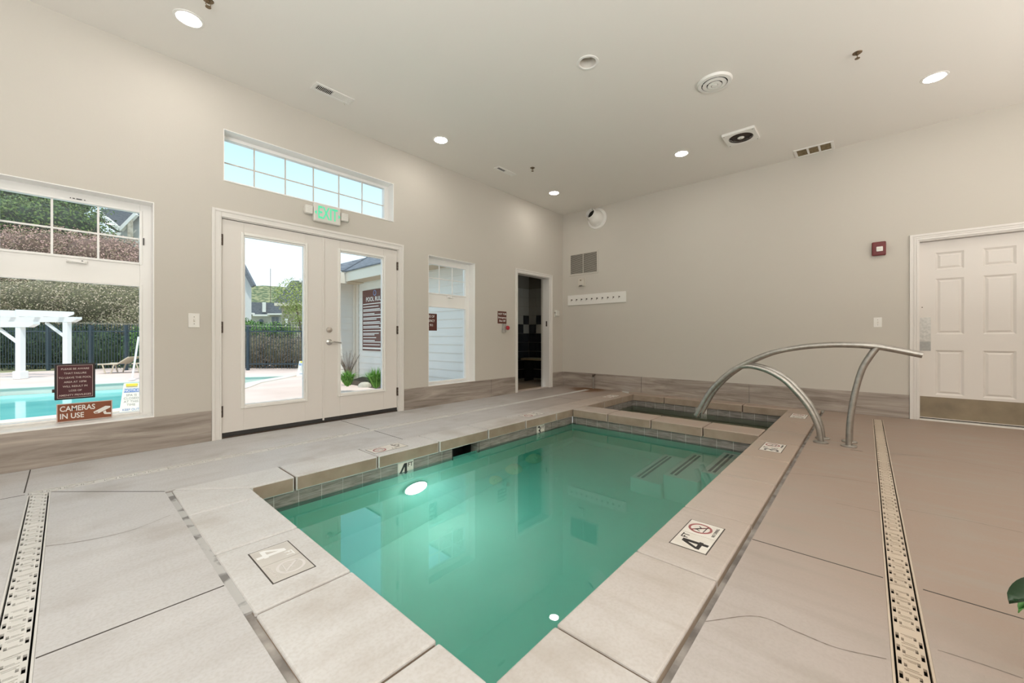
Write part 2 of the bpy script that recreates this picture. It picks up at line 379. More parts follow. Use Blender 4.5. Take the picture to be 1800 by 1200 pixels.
def text(name, body, size, mat, parent, at, xd, yd, align='CENTER', bold=0.0, ext=0.0008, sx=1.0, spacing=1.0, line=1.0):
    cu = bpy.data.curves.new('t', 'FONT'); cu.body = body; cu.size = size; cu.align_x = align; cu.align_y = 'CENTER'
    cu.extrude = ext; cu.offset = bold*size; cu.space_character = spacing; cu.space_line = line; cu.resolution_u = 4
    to = bpy.data.objects.new('t', cu); COL.objects.link(to)
    me = bpy.data.meshes.new_from_object(to.evaluated_get(bpy.context.evaluated_depsgraph_get()))
    bpy.data.objects.remove(to); bpy.data.curves.remove(cu)
    xd, yd = Vector(xd).normalized(), Vector(yd).normalized(); zd = xd.cross(yd)
    mt = Matrix((xd*sx, yd, zd)).transposed().to_4x4(); mt.translation = Vector(at) - (origin(parent) if parent else Vector((0,0,0)))
    me.transform(mt); me.name = name; me.materials.clear(); me.materials.append(M[mat])
    o = bpy.data.objects.new(name, me); COL.objects.link(o); o.parent = parent
    return o
XP, XN, YP, YN, ZP, ZN = Vector((1,0,0)), Vector((-1,0,0)), Vector((0,1,0)), Vector((0,-1,0)), Vector((0,0,1)), Vector((0,0,-1))
def spline(pts, n=8):
    P = [Vector(p) for p in pts]; P = [P[0]*2-P[1]]+P+[P[-1]*2-P[-2]]; out = []
    for i in range(1, len(P)-2):
        a, b, c, d = P[i-1:i+3]
        for k in range(n):
            t = k/n; out.append(0.5*((2*b)+(c-a)*t+(2*a-5*b+4*c-d)*t*t+(3*b-a-3*c+d)*t**3))
    return out+[P[-2]]

# ------------------------------------------------------------------ room shell
X0, Y0 = -3.0, -4.6
WT = 0.20
DR = (-0.145, -0.055)           # right drain slot in y
DL = (-0.155, -0.062)           # left drain slot in x
DA = (3.745, 3.835)             # window-side drain slot in y
fl = MB()
jx = 0.004
def slab(x0, x1, y0, y1): fl.box(x0, x1, y0, y1, -0.12, 0.0)
slab(X0, DL[0], Y0, YA+0.02)
slab(DL[0], XB+0.02, DA[1], YA+0.02)
slab(6.32, XB+0.02, 3.228, DA[1]); slab(DL[1], 6.32, 3.228, DA[0])
slab(DL[1], 0.405, DR[1], 3.228)
slab(0.405, 6.26, DR[1], 0.402); slab(6.26, XB+0.02, DR[0], 0.402)
slab(DL[0], DL[1], Y0, -1.2); slab(DL[1], XB+0.02, Y0, DR[0])
floor = struct(fl.build('floor', 'deck', center=False))
# saw-cut control joints, filled dark, lying in the slabs
def joint(a, b, w=0.006):
    mb = MB(); a = Vector((*a, 0)); b = Vector((*b, 0)); mb.bar(a, b, w, 0.0016); return mb.build('joint', 'cut', floor)
for a, b in (((2.09, 3.23), (2.09, 3.745)), ((2.09, 3.84), (2.09, 4.48)), ((-0.17, 3.84), (-0.17, 4.48)), ((-0.06, 3.745), (0.405, 3.232)),
             ((-0.06, 1.836), (0.403, 1.836)), ((2.15, -0.05), (2.15, 0.40)), ((2.15, -0.16), (2.15, -3.5)), ((-2.9, 3.79), (-0.165, 3.79)),
             ((5.2, 3.23), (5.2, 3.745)), ((4.42, 0.10), (4.42, 0.02))): joint(a, b)
def crack(pts, w=0.0035):
    P_ = spline([(*p, 0) for p in pts], 8); mb = MB(); vs = []
    for i, p in enumerate(P_):
        d = (P_[min(i+1, len(P_)-1)]-P_[max(i-1, 0)]).normalized(); n_ = ZP.cross(d)*w*random.uniform(0.25, 0.7); vs += [p-n_+ZP*0.0007, p+n_+ZP*0.0007]
    mb.add(vs, [(2*i, 2*i+1, 2*i+3, 2*i+2) for i in range(len(P_)-1)]); return mb.build('crack', 'cutpale', floor)
def gxy(px, py): q = ground(px, py, 0.0); return (q.x, q.y)
for pts in (((1240, 1092), (1330, 1083), (1400, 1110), (1470, 1138), (1558, 1158)), ((1648, 1142), (1720, 1165), (1798, 1192)), ((1372, 830), (1460, 838), (1542, 850)), ((1470, 884), (1555, 902)),
            ((1592, 895), (1690, 913), (1798, 936)), ((1568, 797), (1660, 806), (1798, 832)), ((80, 960), (150, 950), (230, 932), (300, 905))): crack([gxy(*p) for p in pts])
struct(B(X0, XB+WT, Y0, YA+WT, CZ, CZ+0.15).build('ceiling', 'ceil', center=False))
# window wall with its openings
W1 = (-0.40, 0.496, 0.277, 2.09); W2 = (3.316, 4.189, 0.277, 2.086); W3 = (0.982, 2.778, 2.418, 2.906)
D1 = (0.962, 2.843, 0.0, 2.075); D2 = (5.178, 6.12, 0.0, 2.078)
wl = MB()
def wa(x0, x1, z0, z1): wl.box(x0, x1, YA, YA+WT, z0, z1)
wa(X0, W1[0], -0.12, CZ); wa(W1[0], W1[1], -0.12, W1[2]); wa(W1[0], W1[1], W1[3], CZ); wa(W1[1], D1[0], -0.12, CZ)
wa(D1[0], W3[0], D1[3], CZ); wa(W3[0], W3[1], D1[3], W3[2]); wa(W3[0], W3[1], W3[3], CZ); wa(W3[1], D1[1], D1[3], CZ)
wa(D1[1], W2[0], -0.12, CZ); wa(W2[0], W2[1], -0.12, W2[2]); wa(W2[0], W2[1], W2[3], CZ); wa(W2[1], D2[0], -0.12, CZ)
wa(D2[0], D2[1], D2[3], CZ); wa(D2[1], XB+WT, -0.12, CZ)
struct(wl.build('wall_left', 'wall', center=False))
D3 = (-1.365, -0.449, 2.068)     # panel door opening in the far wall
wr = MB()
wr.box(XB, XB+WT, D3[1], YA, -0.12, CZ); wr.box(XB, XB+WT, D3[0], D3[1], D3[2], CZ); wr.box(XB, XB+WT, Y0, D3[0], -0.12, CZ)
struct(wr.build('wall_right', 'wall', center=False))
struct(B(X0-WT, X0, Y0-WT, YA+WT, -0.12, CZ).build('wall_rear', 'wall', center=False))
struct(B(X0, XB+WT, Y0-WT, Y0, -0.12, CZ).build('wall_near', 'wall', center=False))

# baseboards of wood-look tile
def baseboard(name, segs):
    mb = MB()
    for s in segs: mb.box(*s)
    return struct(mb.build(name, 'woodtile', bevel=0.0015, center=False))
BH = 0.277
g2 = 0.0015
baseboard('baseboard_left', [(X0, 0.889, YA-0.011, YA, 0, BH), (2.913, 4.535, YA-0.011, YA, 0, BH), (4.539, 5.118, YA-0.011, YA, 0, BH), (6.192, XB, YA-0.011, YA, 0, BH)])
baseboard('baseboard_right', [(XB-0.011, XB, 2.873, YA-0.011, 0, BH), (XB-0.011, XB, 1.261, 2.869, 0, BH), (XB-0.011, XB, -0.376, 1.257, 0, BH), (XB-0.011, XB, Y0, -1.45, 0, BH)])

# ------------------------------------------------------------------ windows
def window(name, w, glassz, gx, cols, rows_at, yf=4.63, mun=0.011, sash=None, munmat='vinyl'):
    """w = opening (x0,x1,z0,z1); glassz = panes (z0,z1) from the bottom; gx = glass edges"""
    root = sroot(name, ((w[0]+w[1])/2, yf, w[2]))
    f = MB(); ys = (yf, yf+0.06)
    f.box(w[0], gx[0], *ys, w[2], w[3]); f.box(gx[1], w[1], *ys, w[2], w[3])
    zs = [w[2]]+[z for p in glassz for z in p]+[w[3]]
    for a, b in zip(zs[0::2], zs[1::2]): f.box(gx[0], gx[1], *ys, a, b)
    f.build('frame', 'vinyl', root, bevel=0.004)
    # inner sash beads
    for z0, z1 in glassz:
        bd = MB(); t = 0.014
        bd.box(gx[0]-t, gx[0]+0.004, yf-0.012, yf, z0-t, z1+t); bd.box(gx[1]-0.004, gx[1]+t, yf-0.012, yf, z0-t, z1+t)
        bd.box(gx[0]+0.004, gx[1]-0.004, yf-0.012, yf, z0-t, z0+0.004); bd.box(gx[0]+0.004, gx[1]-0.004, yf-0.012, yf, z1-0.004, z1+t)
        bd.build('sash', 'vinyl', root, bevel=0.003)
        B(gx[0]-0.005, gx[1]+0.005, yf+0.028, yf+0.032, z0-0.005, z1+0.005).build('pane', 'glass', root)
    z0, z1 = glassz[-1]
    mu = MB()
    for k in range(1, cols):
        x = gx[0]+(gx[1]-gx[0])*k/cols; mu.box(x-mun/2, x+mun/2, yf+0.018, yf+0.027, z0, z1)
    for z in rows_at: mu.box(gx[0], gx[1], yf+0.0188, yf+0.0262, z-mun/2, z+mun/2)
    mu.build('muntin', munmat, root)
    # painted reveal and sill lining the opening
    rv = MB(); e = 0.006
    rv.box(w[0], w[0]+e, YA-0.001, yf, w[2], w[3]); rv.box(w[1]-e, w[1], YA-0.001, yf, w[2], w[3])
    rv.box(w[0]+e, w[1]-e, YA-0.001, yf, w[3]-e, w[3]); rv.build('reveal', 'vinyl', root)
    B(w[0], w[1], YA-0.008, yf, w[2]-0.001, w[2]+0.012).build('sill', 'vinyl', root, bevel=0.003)
    return root
w1 = window('window_1', W1, [(0.320, 1.385), (1.583, 2.015)], (-0.318, 0.420), 3, [1.791], mun=0.013)
w2 = window('window_2', W2, [(0.318, 1.388), (1.583, 2.000)], (3.378, 4.112), 3, [1.803], mun=0.012)
w3 = window('window_3', W3, [(2.445, 2.868)], (0.985, 2.724), 6, [2.646], mun=0.012, munmat='offwhite')
# crank handles and sash locks
for root, x, z in ((w1, 0.055, 1.545), (w2, 3.80, 1.545)):
    h = MB(); h.box(x-0.055, x+0.055, 4.60, 4.63, z-0.012, z+0.012); h.bar((x-0.05, 4.598, z+0.002), (x+0.045, 4.59, z-0.008), 0.014)
    h.build('sash_handle', 'vinyl', root, bevel=0.003)
    MB().obox((x+0.03, 4.5995, z+0.004), (0.7,0,0.7), YP, (-0.7,0,0.7), 0.009, 0.002, 0.009).build('handle_pull', 'ink', root)
MB().tube([(4.175, 4.60, 1.80), (4.16, 4.57, 1.805), (4.15, 4.55, 1.79)], 0.005, 8).build('sash_lock', 'vinyl', w2)
B(0.44, 0.446, 4.618, 4.63, 1.74, 1.80).build('sash_lock', 'ink', w1)
hd = MB()
for k, (dx, l) in enumerate(((0, 0.006), (0.014, 0.012), (0.034, 0.03), (0.076, 0.006))): hd.box(0.02+dx, 0.02+dx+l, 4.625, 4.6295, 2.034, 2.040)
hd.build('wear_mark', 'ink', w1)

# ------------------------------------------------------------------ casings and doors
def casing_A(parent, x0, x1, ztop, w, wr_=None):
    wr_ = wr_ or w
    for nm, segs in (('casing', [(x0-w, x0, 0, ztop+w)]), ('casing', [(x1, x1+wr_, 0, ztop+w)]), ('casing', [(x0, x1, ztop, ztop+w)])):
        mb = MB()
        for a, b, c, d in segs:
            mb.box(a, b, YA-0.014, YA, c, d)
            if c == 0:
                lo, hi = (a, a+(b-a)*0.33) if b == x0 else (b-(b-a)*0.33, b)
                mb.box(lo, hi, YA-0.022, YA-0.014, c, d)
                lo, hi = (b-(b-a)*0.2, b) if b == x0 else (a, a+(b-a)*0.2)
                mb.box(lo, hi, YA-0.019, YA-0.014, c, ztop+w*0.2)
            else:
                mb.box(a-w*0.67, b+w*0.67, YA-0.022, YA-0.014, d-(d-c)*0.33, d)
                mb.box(a, b, YA-0.019, YA-0.014, c, c+(d-c)*0.2)
        mb.build(nm, 'trimpaint', parent, bevel=0.003)
d1 = sroot('door_1', (1.90, YA, 0))
casing_A(d1, D1[0], D1[1], D1[3], 0.072)
jm = MB(); jm.box(D1[0], D1[0]+0.007, YA-0.002, YA+WT, 0, D1[3]); jm.box(D1[1]-0.007, D1[1], YA-0.002, YA+WT, 0, D1[3]); jm.box(D1[0]+0.007, D1[1]-0.007, YA-0.002, YA+WT, D1[3]-0.007, D1[3])
jm.build('jamb', 'trimpaint', d1)
B(D1[0]+0.007, D1[1]-0.007, YA+0.01, YA+WT+0.03, -0.02, 0.012).build('threshold', 'bronze', d1)
def lite_leaf(x0, x1, gx0, gx1, gz0, gz1, hinge_left):
    y0, y1 = YA+0.012, YA+0.057; zb, zt = 0.052, 2.062
    mb = MB(); mb.box(x0, gx0, y0, y1, zb, zt); mb.box(gx1, x1, y0, y1, zb, zt); mb.box(gx0, gx1, y0, y1, zb, gz0); mb.box(gx0, gx1, y0, y1, gz1, zt)
    leaf = mb.build('door_leaf', 'doorpaint', d1, bevel=0.002)
    fr = MB(); t = 0.026
    fr.box(gx0-t, gx0, y0-0.012, y0+0.02, gz0-t, gz1+t); fr.box(gx1, gx1+t, y0-0.012, y0+0.02, gz0-t, gz1+t)
    fr.box(gx0, gx1, y0-0.012, y0+0.02, gz0-t, gz0); fr.box(gx0, gx1, y0-0.012, y0+0.02, gz1, gz1+t)
    fr.build('lite_frame', 'white', leaf, bevel=0.005)
    inn = MB(); e = 0.012
    inn.box(gx0, gx0+e, y0+0.004, y1, gz0, gz1); inn.box(gx1-e, gx1, y0+0.004, y1, gz0, gz1); inn.box(gx0+e, gx1-e, y0+0.004, y1, gz0, gz0+e); inn.box(gx0+e, gx1-e, y0+0.004, y1, gz1-e, gz1)
    inn.build('lite_bead', 'vinyl', leaf)
    B(gx0, gx1, y0+0.02, y0+0.026, gz0, gz1).build('pane', 'glass', leaf)
    B(x0, x1, y0+0.004, y1-0.004, 0.014, 0.052).build('door_sweep', 'rubber', leaf)
    hx = x0-0.004 if hinge_left else x1+0.004
    for z in (0.255, 1.045, 1.865):
        hb = MB()
        for k in range(3): hb.lathe([(0.001, k*0.036-0.054), (0.008, k*0.036-0.053), (0.008, k*0.036-0.020), (0.001, k*0.036-0.019)], (hx, y0-0.010, z), ZP, 10)
        hb.box(hx-0.012, hx+0.012, y0-0.006, y0+0.001, z-0.052, z+0.052)
        hb.build('hinge', 'bronze', leaf)
    return leaf
lf1 = lite_leaf(0.972, 1.899, 1.147, 1.711, 0.288, 1.940, True)
lf2 = lite_leaf(1.906, 2.833, 2.090, 2.642, 0.300, 1.944, False)
B(1.893, 1.912, YA+0.002, YA+0.012, 0.03, 2.062).build('astragal', 'doorpaint', lf2, bevel=0.003)
# deadbolt and lever
y0 = YA+0.012
lk = MB(); lk.lathe([(0.001, 0), (0.032, 0), (0.030, 0.012), (0.001, 0.014)], (1.968, y0, 1.035), YN, 24); lk.build('deadbolt', 'chrome', lf2, smooth=True)
lv = MB(); lv.lathe([(0.001, 0), (0.034, 0), (0.033, 0.008), (0.020, 0.016), (0.013, 0.020), (0.012, 0.050), (0.001, 0.052)], (1.968, y0, 0.897), YN, 24)
lv.tube(spline([(1.962, y0-0.045, 0.897), (2.00, y0-0.050, 0.900), (2.045, y0-0.050, 0.893), (2.085, y0-0.046, 0.890)]), [0.011]*8+[0.009]*9+[0.007]*8, 12)
lv.build('lever_handle', 'chrome', lf2, smooth=True)

# restroom doorway
d2 = sroot('door_2', (5.65, YA, 0))
casing_A(d2, D2[0], D2[1], D2[3], 0.058, 0.070)
jm = MB(); jm.box(D2[0], D2[0]+0.012, YA-0.002, YA+0.15, 0, D2[3]); jm.box(D2[1]-0.012, D2[1], YA-0.002, YA+0.15, 0, D2[3]); jm.box(D2[0]+0.012, D2[1]-0.012, YA-0.002, YA+0.15, D2[3]-0.012, D2[3])
jm.build('jamb', 'trimpaint', d2)
B(D2[0]+0.012, D2[1]-0.012, YA+0.03, YA+0.10, -0.002, 0.006).build('threshold', 'lettertan', d2)
B(D2[1]-0.014, D2[1]-0.012, YA+0.05, YA+0.08, 1.16, 1.26).build('strike_plate', 'bronze', d2)
# tiled restroom behind the doorway
RX, RY = 7.0, 5.72
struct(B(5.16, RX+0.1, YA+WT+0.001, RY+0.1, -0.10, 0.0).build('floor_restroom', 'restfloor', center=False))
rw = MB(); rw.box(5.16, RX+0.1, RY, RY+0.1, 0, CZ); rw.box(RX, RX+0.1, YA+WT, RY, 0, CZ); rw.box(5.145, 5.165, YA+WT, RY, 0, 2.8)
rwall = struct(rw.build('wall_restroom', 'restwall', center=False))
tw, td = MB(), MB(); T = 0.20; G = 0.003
zt0 = 2.43-8*T-0.0
for row in range(-2, 8):
    z0 = 0.63+row*T+0.0
    z0 = 1.84-(7-row)*T-0.0
    if z0 < -0.3: continue
    for c in range(9):
        xa = RX-0.008-(c+1)*T; ya = RY-0.008-(c+1)*T
        rr = 7-row
        for side in (0, 1):
            if rr <= 2: dark = False
            elif rr == 3: dark = (c % 2 == 0) if side == 0 else (c % 2 == 1)
            elif rr == 4: dark = (c % 2 == 1) if side == 0 else (c % 2 == 0)
            else: dark = True
            mb = td if dark else tw
            zz = max(z0+G, 0.001)
            if z0+T-G <= zz: continue
            if side == 0: mb.box(xa+G, xa+T-G, RY-0.008, RY, zz, z0+T-G)
            elif ya > YA+WT: mb.box(RX-0.008, RX, ya+G, ya+T-G, zz, z0+T-G)
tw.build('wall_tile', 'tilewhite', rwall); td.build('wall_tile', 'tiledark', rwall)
struct(B(5.16, RX+0.1, YA+WT, RY+0.1, 2.75, 2.80).build('ceiling_restroom', 'restwall', center=False))
bn = thing('shower_bench', 'narrow dark ledge bench along the far tiled wall inside the restroom doorway', 'bench', (6.78, 5.2, 0))
B(6.62, RX-0.009, 4.95, 5.65, 0.46, 0.50).build('seat', 'brown', bn, bevel=0.004)
B(6.70, RX-0.02, 4.99, 5.03, 0.001, 0.46).build('leg', 'tiledark', bn); B(6.70, RX-0.02, 5.57, 5.61, 0.001, 0.46).build('leg', 'tiledark', bn)

# panel door in the far wall
d3 = sroot('door_3', (XB, -0.90, 0))
cw = 0.070
for nm, (a, b, z0, z1) in (('casing', (D3[1], D3[1]+cw, 0, D3[2]+cw)), ('casing', (D3[0]-cw, D3[0], 0, D3[2]+cw)), ('casing', (D3[0], D3[1], D3[2], D3[2]+cw))):
    mb = MB(); mb.box(XB-0.014, XB, a, b, z0, z1)
    if z0 == 0:
        if a >= D3[1]: mb.box(XB-0.022, XB-0.014, b-0.024, b, z0, z1); mb.box(XB-0.019, XB-0.014, a, a+0.014, z0, D3[2]+0.014); mb.box(XB-0.019, XB-0.014, a+0.026, a+0.036, z0, D3[2]+0.036)
        else: mb.box(XB-0.022, XB-0.014, a, a+0.024, z0, z1); mb.box(XB-0.019, XB-0.014, b-0.014, b, z0, D3[2]+0.014)
    else:
        mb.box(XB-0.022, XB-0.014, a-cw*0.66, b+cw*0.66, z1-0.024, z1); mb.box(XB-0.019, XB-0.014, a, b, z0, z0+0.014); mb.box(XB-0.019, XB-0.014, a-0.026, b+0.026, z0+0.026, z0+0.036)
    mb.build(nm, 'trimpaint', d3, bevel=0.003)
jm = MB(); jm.box(XB-0.002, XB+WT, D3[1]-0.012, D3[1], 0, D3[2]); jm.box(XB-0.002, XB+WT, D3[0], D3[0]+0.012, 0, D3[2]); jm.box(XB-0.002, XB+WT, D3[0]+0.012, D3[1]-0.012, D3[2]-0.012, D3[2])
jm.build('jamb', 'trimpaint', d3)
XD = XB+0.075
YL, YR = D3[1]-0.014, D3[0]+0.014
pan = [(z0, z1, a, b) for (z0, z1) in ((0.295, 0.805), (0.985, 1.622), (1.72, 1.918)) for (a, b) in ((-0.812, -0.592), (-1.178, -0.948))]
ys = sorted({YL, YR, -0.592, -0.812, -0.948, -1.178}); zs = sorted({0.022, 2.052}|{z for p in pan for z in p[:2]})
lm = MB()
for i in range(len(ys)-1):
    for j in range(len(zs)-1):
        cy, cz = (ys[i]+ys[i+1])/2, (zs[j]+zs[j+1])/2
        inside = any(a < cy < b and z0 < cz < z1 for z0, z1, a, b in pan)
        if not inside: lm.box(XD, XD+0.045, ys[i], ys[i+1], zs[j], zs[j+1])
leaf3 = lm.build('door_leaf', 'doorpaint2', d3)
for z0, z1, a, b in pan:
    mb = MB(); s = 0.020
    o_ = [(XD, a, z0), (XD, b, z0), (XD, b, z1), (XD, a, z1)]
    i1 = [(XD+0.013, a+s, z0+s), (XD+0.013, b-s, z0+s), (XD+0.013, b-s, z1-s), (XD+0.013, a+s, z1-s)]
    s2 = s+0.020
    i2 = [(XD+0.004, a+s2, z0+s2), (XD+0.004, b-s2, z0+s2), (XD+0.004, b-s2, z1-s2), (XD+0.004, a+s2, z1-s2)]
    mb.add(o_+i1+i2, [(k, (k+1)%4, 4+(k+1)%4, 4+k) for k in range(4)]+[(4+k, 4+(k+1)%4, 8+(k+1)%4, 8+k) for k in range(4)]+[(8, 9, 10, 11)])
    mb.build('panel', 'doorpaint2', leaf3)
B(XD-0.003, XD, YL-0.006, YR+0.004, 0.030, 0.268).build('kick_plate', 'kick', leaf3)
pp = MB(); pp.box(XD-0.003, XD, -0.556, YL-0.004, 0.905, 1.180); pp.build('push_plate', 'plate', leaf3)
B(XD-0.003, XD, -0.556, YL-0.004, 0.795, 0.903).build('push_plate', 'chromed', leaf3)
MB().lathe([(0.001, 0), (0.006, 0), (0.001, 0.003)], (XD, -0.487, 1.30), XN, 8).build('screw', 'bronze', leaf3)
B(XB-0.005, XB+0.12, D3[0]+0.012, D3[1]-0.012, -0.002, 0.010).build('threshold', 'white', d3)
B(XD+0.004, XD+0.04, YR, YL, 0.011, 0.022).build('door_sweep', 'cut', d3)
struct(B(XB+WT, XB+WT+0.05, D3[0]-0.1, D3[1]+0.1, -0.1, 2.2).build('wall_corridor', 'wall', center=False))

# ------------------------------------------------------------------ pool and spa
pool = thing('swimming_pool', 'long indoor pool of milky green water with pale concrete coping', 'pool', (2.6, 1.835, 0))
PX0, PX1, PY0, PY1 = 0.755, 4.49, 0.750, 2.920        # tile faces
SX0, SX1 = 4.775, 6.325
# basin
def basin(x0, x1, y0, y1, zs, zd, cove, ztop, t=0.10):
    mb = MB()
    mb.box(x0-t, x1+t, y1, y1+t, zd-0.1, ztop); mb.box(x0-t, x1+t, y0-t, y0, zd-0.1, ztop); mb.box(x0-t, x0, y0, y1, zd-0.1, ztop); mb.box(x1, x1+t, y0, y1, zd-0.1, ztop)
    # sloping floor
    mb.add([(x0, y0, zd), (x1, y0, zs), (x1, y1, zs), (x0, y1, zd), (x0, y0, zd-0.1), (x1, y0, zs-0.1), (x1, y1, zs-0.1), (x0, y1, zd-0.1)],
           [(0,1,2,3), (4,7,6,5), (0,4,5,1), (1,5,6,2), (2,6,7,3), (3,7,4,0)])
    # cove between floor and the walls
    for (yw, sg) in ((y1, -1), (y0, 1)):
        mb.prism([(x0, yw, zd-0.05), (x0, yw+sg*cove, zd-0.02), (x0, yw, zd+cove)], (x1-x0, 0, 0))
    return mb
basin(PX0, PX1, PY0, PY1, -1.07, -1.25, 0.22, -0.262).build('basin', 'plaster', pool)
spa = thing('spa_tub', 'square spa with dark green water between the dividing coping and the far wall', 'hot tub', (5.55, 1.835, 0))
basin(SX0, SX1, PY0, PY1, -1.0, -1.0, 0.15, -0.262, 0.07).build('basin', 'spaplaster', spa)
# water
B(PX0-0.006, PX1+0.006, PY0-0.006, PY1+0.006, -1.30, WATER).build('pool_water', 'water', pool)
B(SX0-0.006, SX1+0.006, PY0-0.006, PY1+0.006, -1.05, WATER).build('spa_water', 'spawater', spa)
# waterline tiles
def band(parent, axis, fixed, sign, a0, a1, skip=None, phase=0.0):
    """row of 6 inch tiles on a wall; axis: running axis, fixed: wall face, sign: direction towards the water"""
    bk = MB(); pitch = 0.155; z0, z1 = -0.262, -0.100
    def bx(mb, u0, u1, d0, d1, za, zb):
        if axis == 'x': mb.box(u0, u1, fixed+d0*sign, fixed+d1*sign, za, zb)
        else: mb.box(fixed+d0*sign, fixed+d1*sign, u0, u1, za, zb)
    cuts = [(a0, a1)]
    for s in (skip or []):
        cuts = [q for (p0, p1) in cuts for q in ((p0, min(p1, s[0])), (max(p0, s[1]), p1)) if q[1]-q[0] > 0.004]
    for p0, p1 in cuts: bx(bk, p0, p1, -0.08, -0.003, z0, z1)
    k0 = math.floor((a0-phase)/pitch)-1
    for p0, p1 in cuts:
        ti = MB(); u = phase+k0*pitch
        while u < a1:
            l, r = max(u+0.0025, p0), min(u+pitch-0.0025, p1)
            if r-l > 0.01: bx(ti, l, r, -0.0035, 0.0, z0+0.002, z1-0.002)
            u += pitch
        ti.build('waterline_tile', 'watertile', parent)
    bk.build('tile_grout', 'grout', parent)
SKIM = (2.437, 2.769); M4 = (1.843, 1.998); M3 = (3.716, 3.871)
band(pool, 'x', PY1, -1, PX0, PX1, [SKIM, M4, M3], 1.843)
band(pool, 'x', PY0, 1, PX0, PX1, None, 1.843)
band(pool, 'y', PX0, 1, PY0, PY1, None, 2.863)
band(pool, 'y', PX1, -1, PY0, PY1, None, 2.863)
SM = (1.755, 1.925)
band(spa, 'x', PY1, -1, SX0, SX1, [(5.02, 5.175)], 5.02)
band(spa, 'x', PY0, 1, SX0, SX1, None, 5.02)
band(spa, 'y', SX0, 1, PY0, PY1, None, 2.863)
band(spa, 'y', SX1, -1, PY0, PY1, [SM], 1.925)
# skimmer mouth
sk = MB(); sx0, sx1 = SKIM
sk.box(sx0, sx1, PY1+0.24, PY1+0.25, -0.27, -0.10); sk.box(sx0-0.01, sx0, PY1-0.001, PY1+0.25, -0.27, -0.10); sk.box(sx1, sx1+0.01, PY1-0.001, PY1+0.25, -0.27, -0.10)
sk.box(sx0, sx1, PY1+0.10, PY1+0.25, -0.30, -0.27)
skm = sk.build('skimmer_opening', 'black', pool); tag(skm, 'black skimmer mouth in the tile row')
B(sx1-0.012, sx1-0.001, PY1-0.004, PY1+0.1, -0.262, -0.102).build('skimmer_cheek', 'watertile', skm)
# underwater lamp and jets
ul = MB(); ul.lathe([(0.001, 0.045), (0.06, 0.043), (0.10, 0.034), (0.108, 0.02)], (2.01, PY1, -0.63), YN, 32)
ulo = ul.build('underwater_lamp', 'uwlamp', pool, smooth=True); tag(ulo, 'glowing white underwater lamp')
MB().lathe([(0.108, 0.0), (0.122, 0.0), (0.122, 0.018), (0.108, 0.024)], (2.01, PY1, -0.63), YN, 32).build('lamp_ring', 'chrome', ulo, smooth=True)
for jx_, jz in ((2.94, -1.16), (3.25, -1.09), (3.61, -1.04)):
    a = Vector((0, -0.75, 0.65)).normalized(); c = Vector((jx_, PY1-0.03, jz))
    jm_ = MB(); jm_.lathe([(0.001, 0.10), (0.035, 0.098), (0.04, 0.075), (0.08, 0.07), (0.105, 0.045), (0.115, 0.0), (0.115, -0.06), (0.001, -0.06)], c, a, 28)
    jo = jm_.build('jet_fitting', 'jet', pool, smooth=True)
    MB().lathe([(0.001, 0.112), (0.018, 0.110), (0.018, 0.095), (0.001, 0.09)], c, a, 6).build('jet_nozzle', 'jet', jo)
# entry steps under the right-hand coping
for i, (y1_, z1_, xs_) in enumerate(((1.09, -0.33, 3.72), (1.40, -0.57, 3.66), (1.70, -0.80, 3.62))):
    yb = (PY0, 1.09, 1.40)[i]
    st = B(xs_, PX1, yb, y1_, -1.22, z1_).build('step', 'stepplaster', pool, bevel=0.012)
    for dy in (0.045, 0.085):
        B(xs_+0.05, PX1-0.06, y1_-dy-0.022, y1_-dy, z1_, z1_+0.004).build('step_stripe', 'stripe', st)
# coping stones
def stone(parent, pts, bev=0.009):
    """slab with outline pts (x,y), 0.10 thick"""
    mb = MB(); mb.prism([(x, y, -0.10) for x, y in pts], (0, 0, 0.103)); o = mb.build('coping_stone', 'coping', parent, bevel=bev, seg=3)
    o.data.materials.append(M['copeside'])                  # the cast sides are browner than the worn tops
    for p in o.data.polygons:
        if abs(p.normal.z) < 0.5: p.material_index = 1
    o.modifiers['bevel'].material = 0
    return o
g = 0.0055
CI = (0.773, 4.462, 0.765, 2.905); CO = (0.432, 3.224, 0.434)     # inner x0,x1,y0,y1 ; outer left x, outer far y, outer near y
# left row (long side of the stones across)
cut = [CI[3], 2.700, 2.120, 1.563, 0.998]
stone(pool, [(CO[0]+g, CO[1]-g*2), (CO[0], 2.694), (CI[0], 2.702), (CI[0], CI[3]-0.0)])
for a, b in zip(cut[1:], cut[2:]): stone(pool, [(CO[0], b+g), (CI[0], b+g), (CI[0], a-g), (CO[0], a-g)])
stone(pool, [(CO[0], CO[2]+0.01), (CI[0], CI[2]), (CI[0], 0.998-g), (CO[0], 0.998-g)])
# row along the window wall
cut = [1.040, 1.655, 2.264, 2.892, 3.496, 4.098]
stone(pool, [(CO[0]+0.012, CO[1]), (CI[0]+0.008, CI[3]), (1.040-g, CI[3]), (1.040-g, CO[1])])
for a, b in zip(cut, cut[1:]): stone(pool, [(a+g, CI[3]), (b-g, CI[3]), (b-g, CO[1]), (a+g, CO[1])])
stone(pool, [(4.098+g, CI[3]), (CI[1], CI[3]), (4.80-g, CI[3]), (4.80-g, CO[1]), (4.098+g, CO[1])])
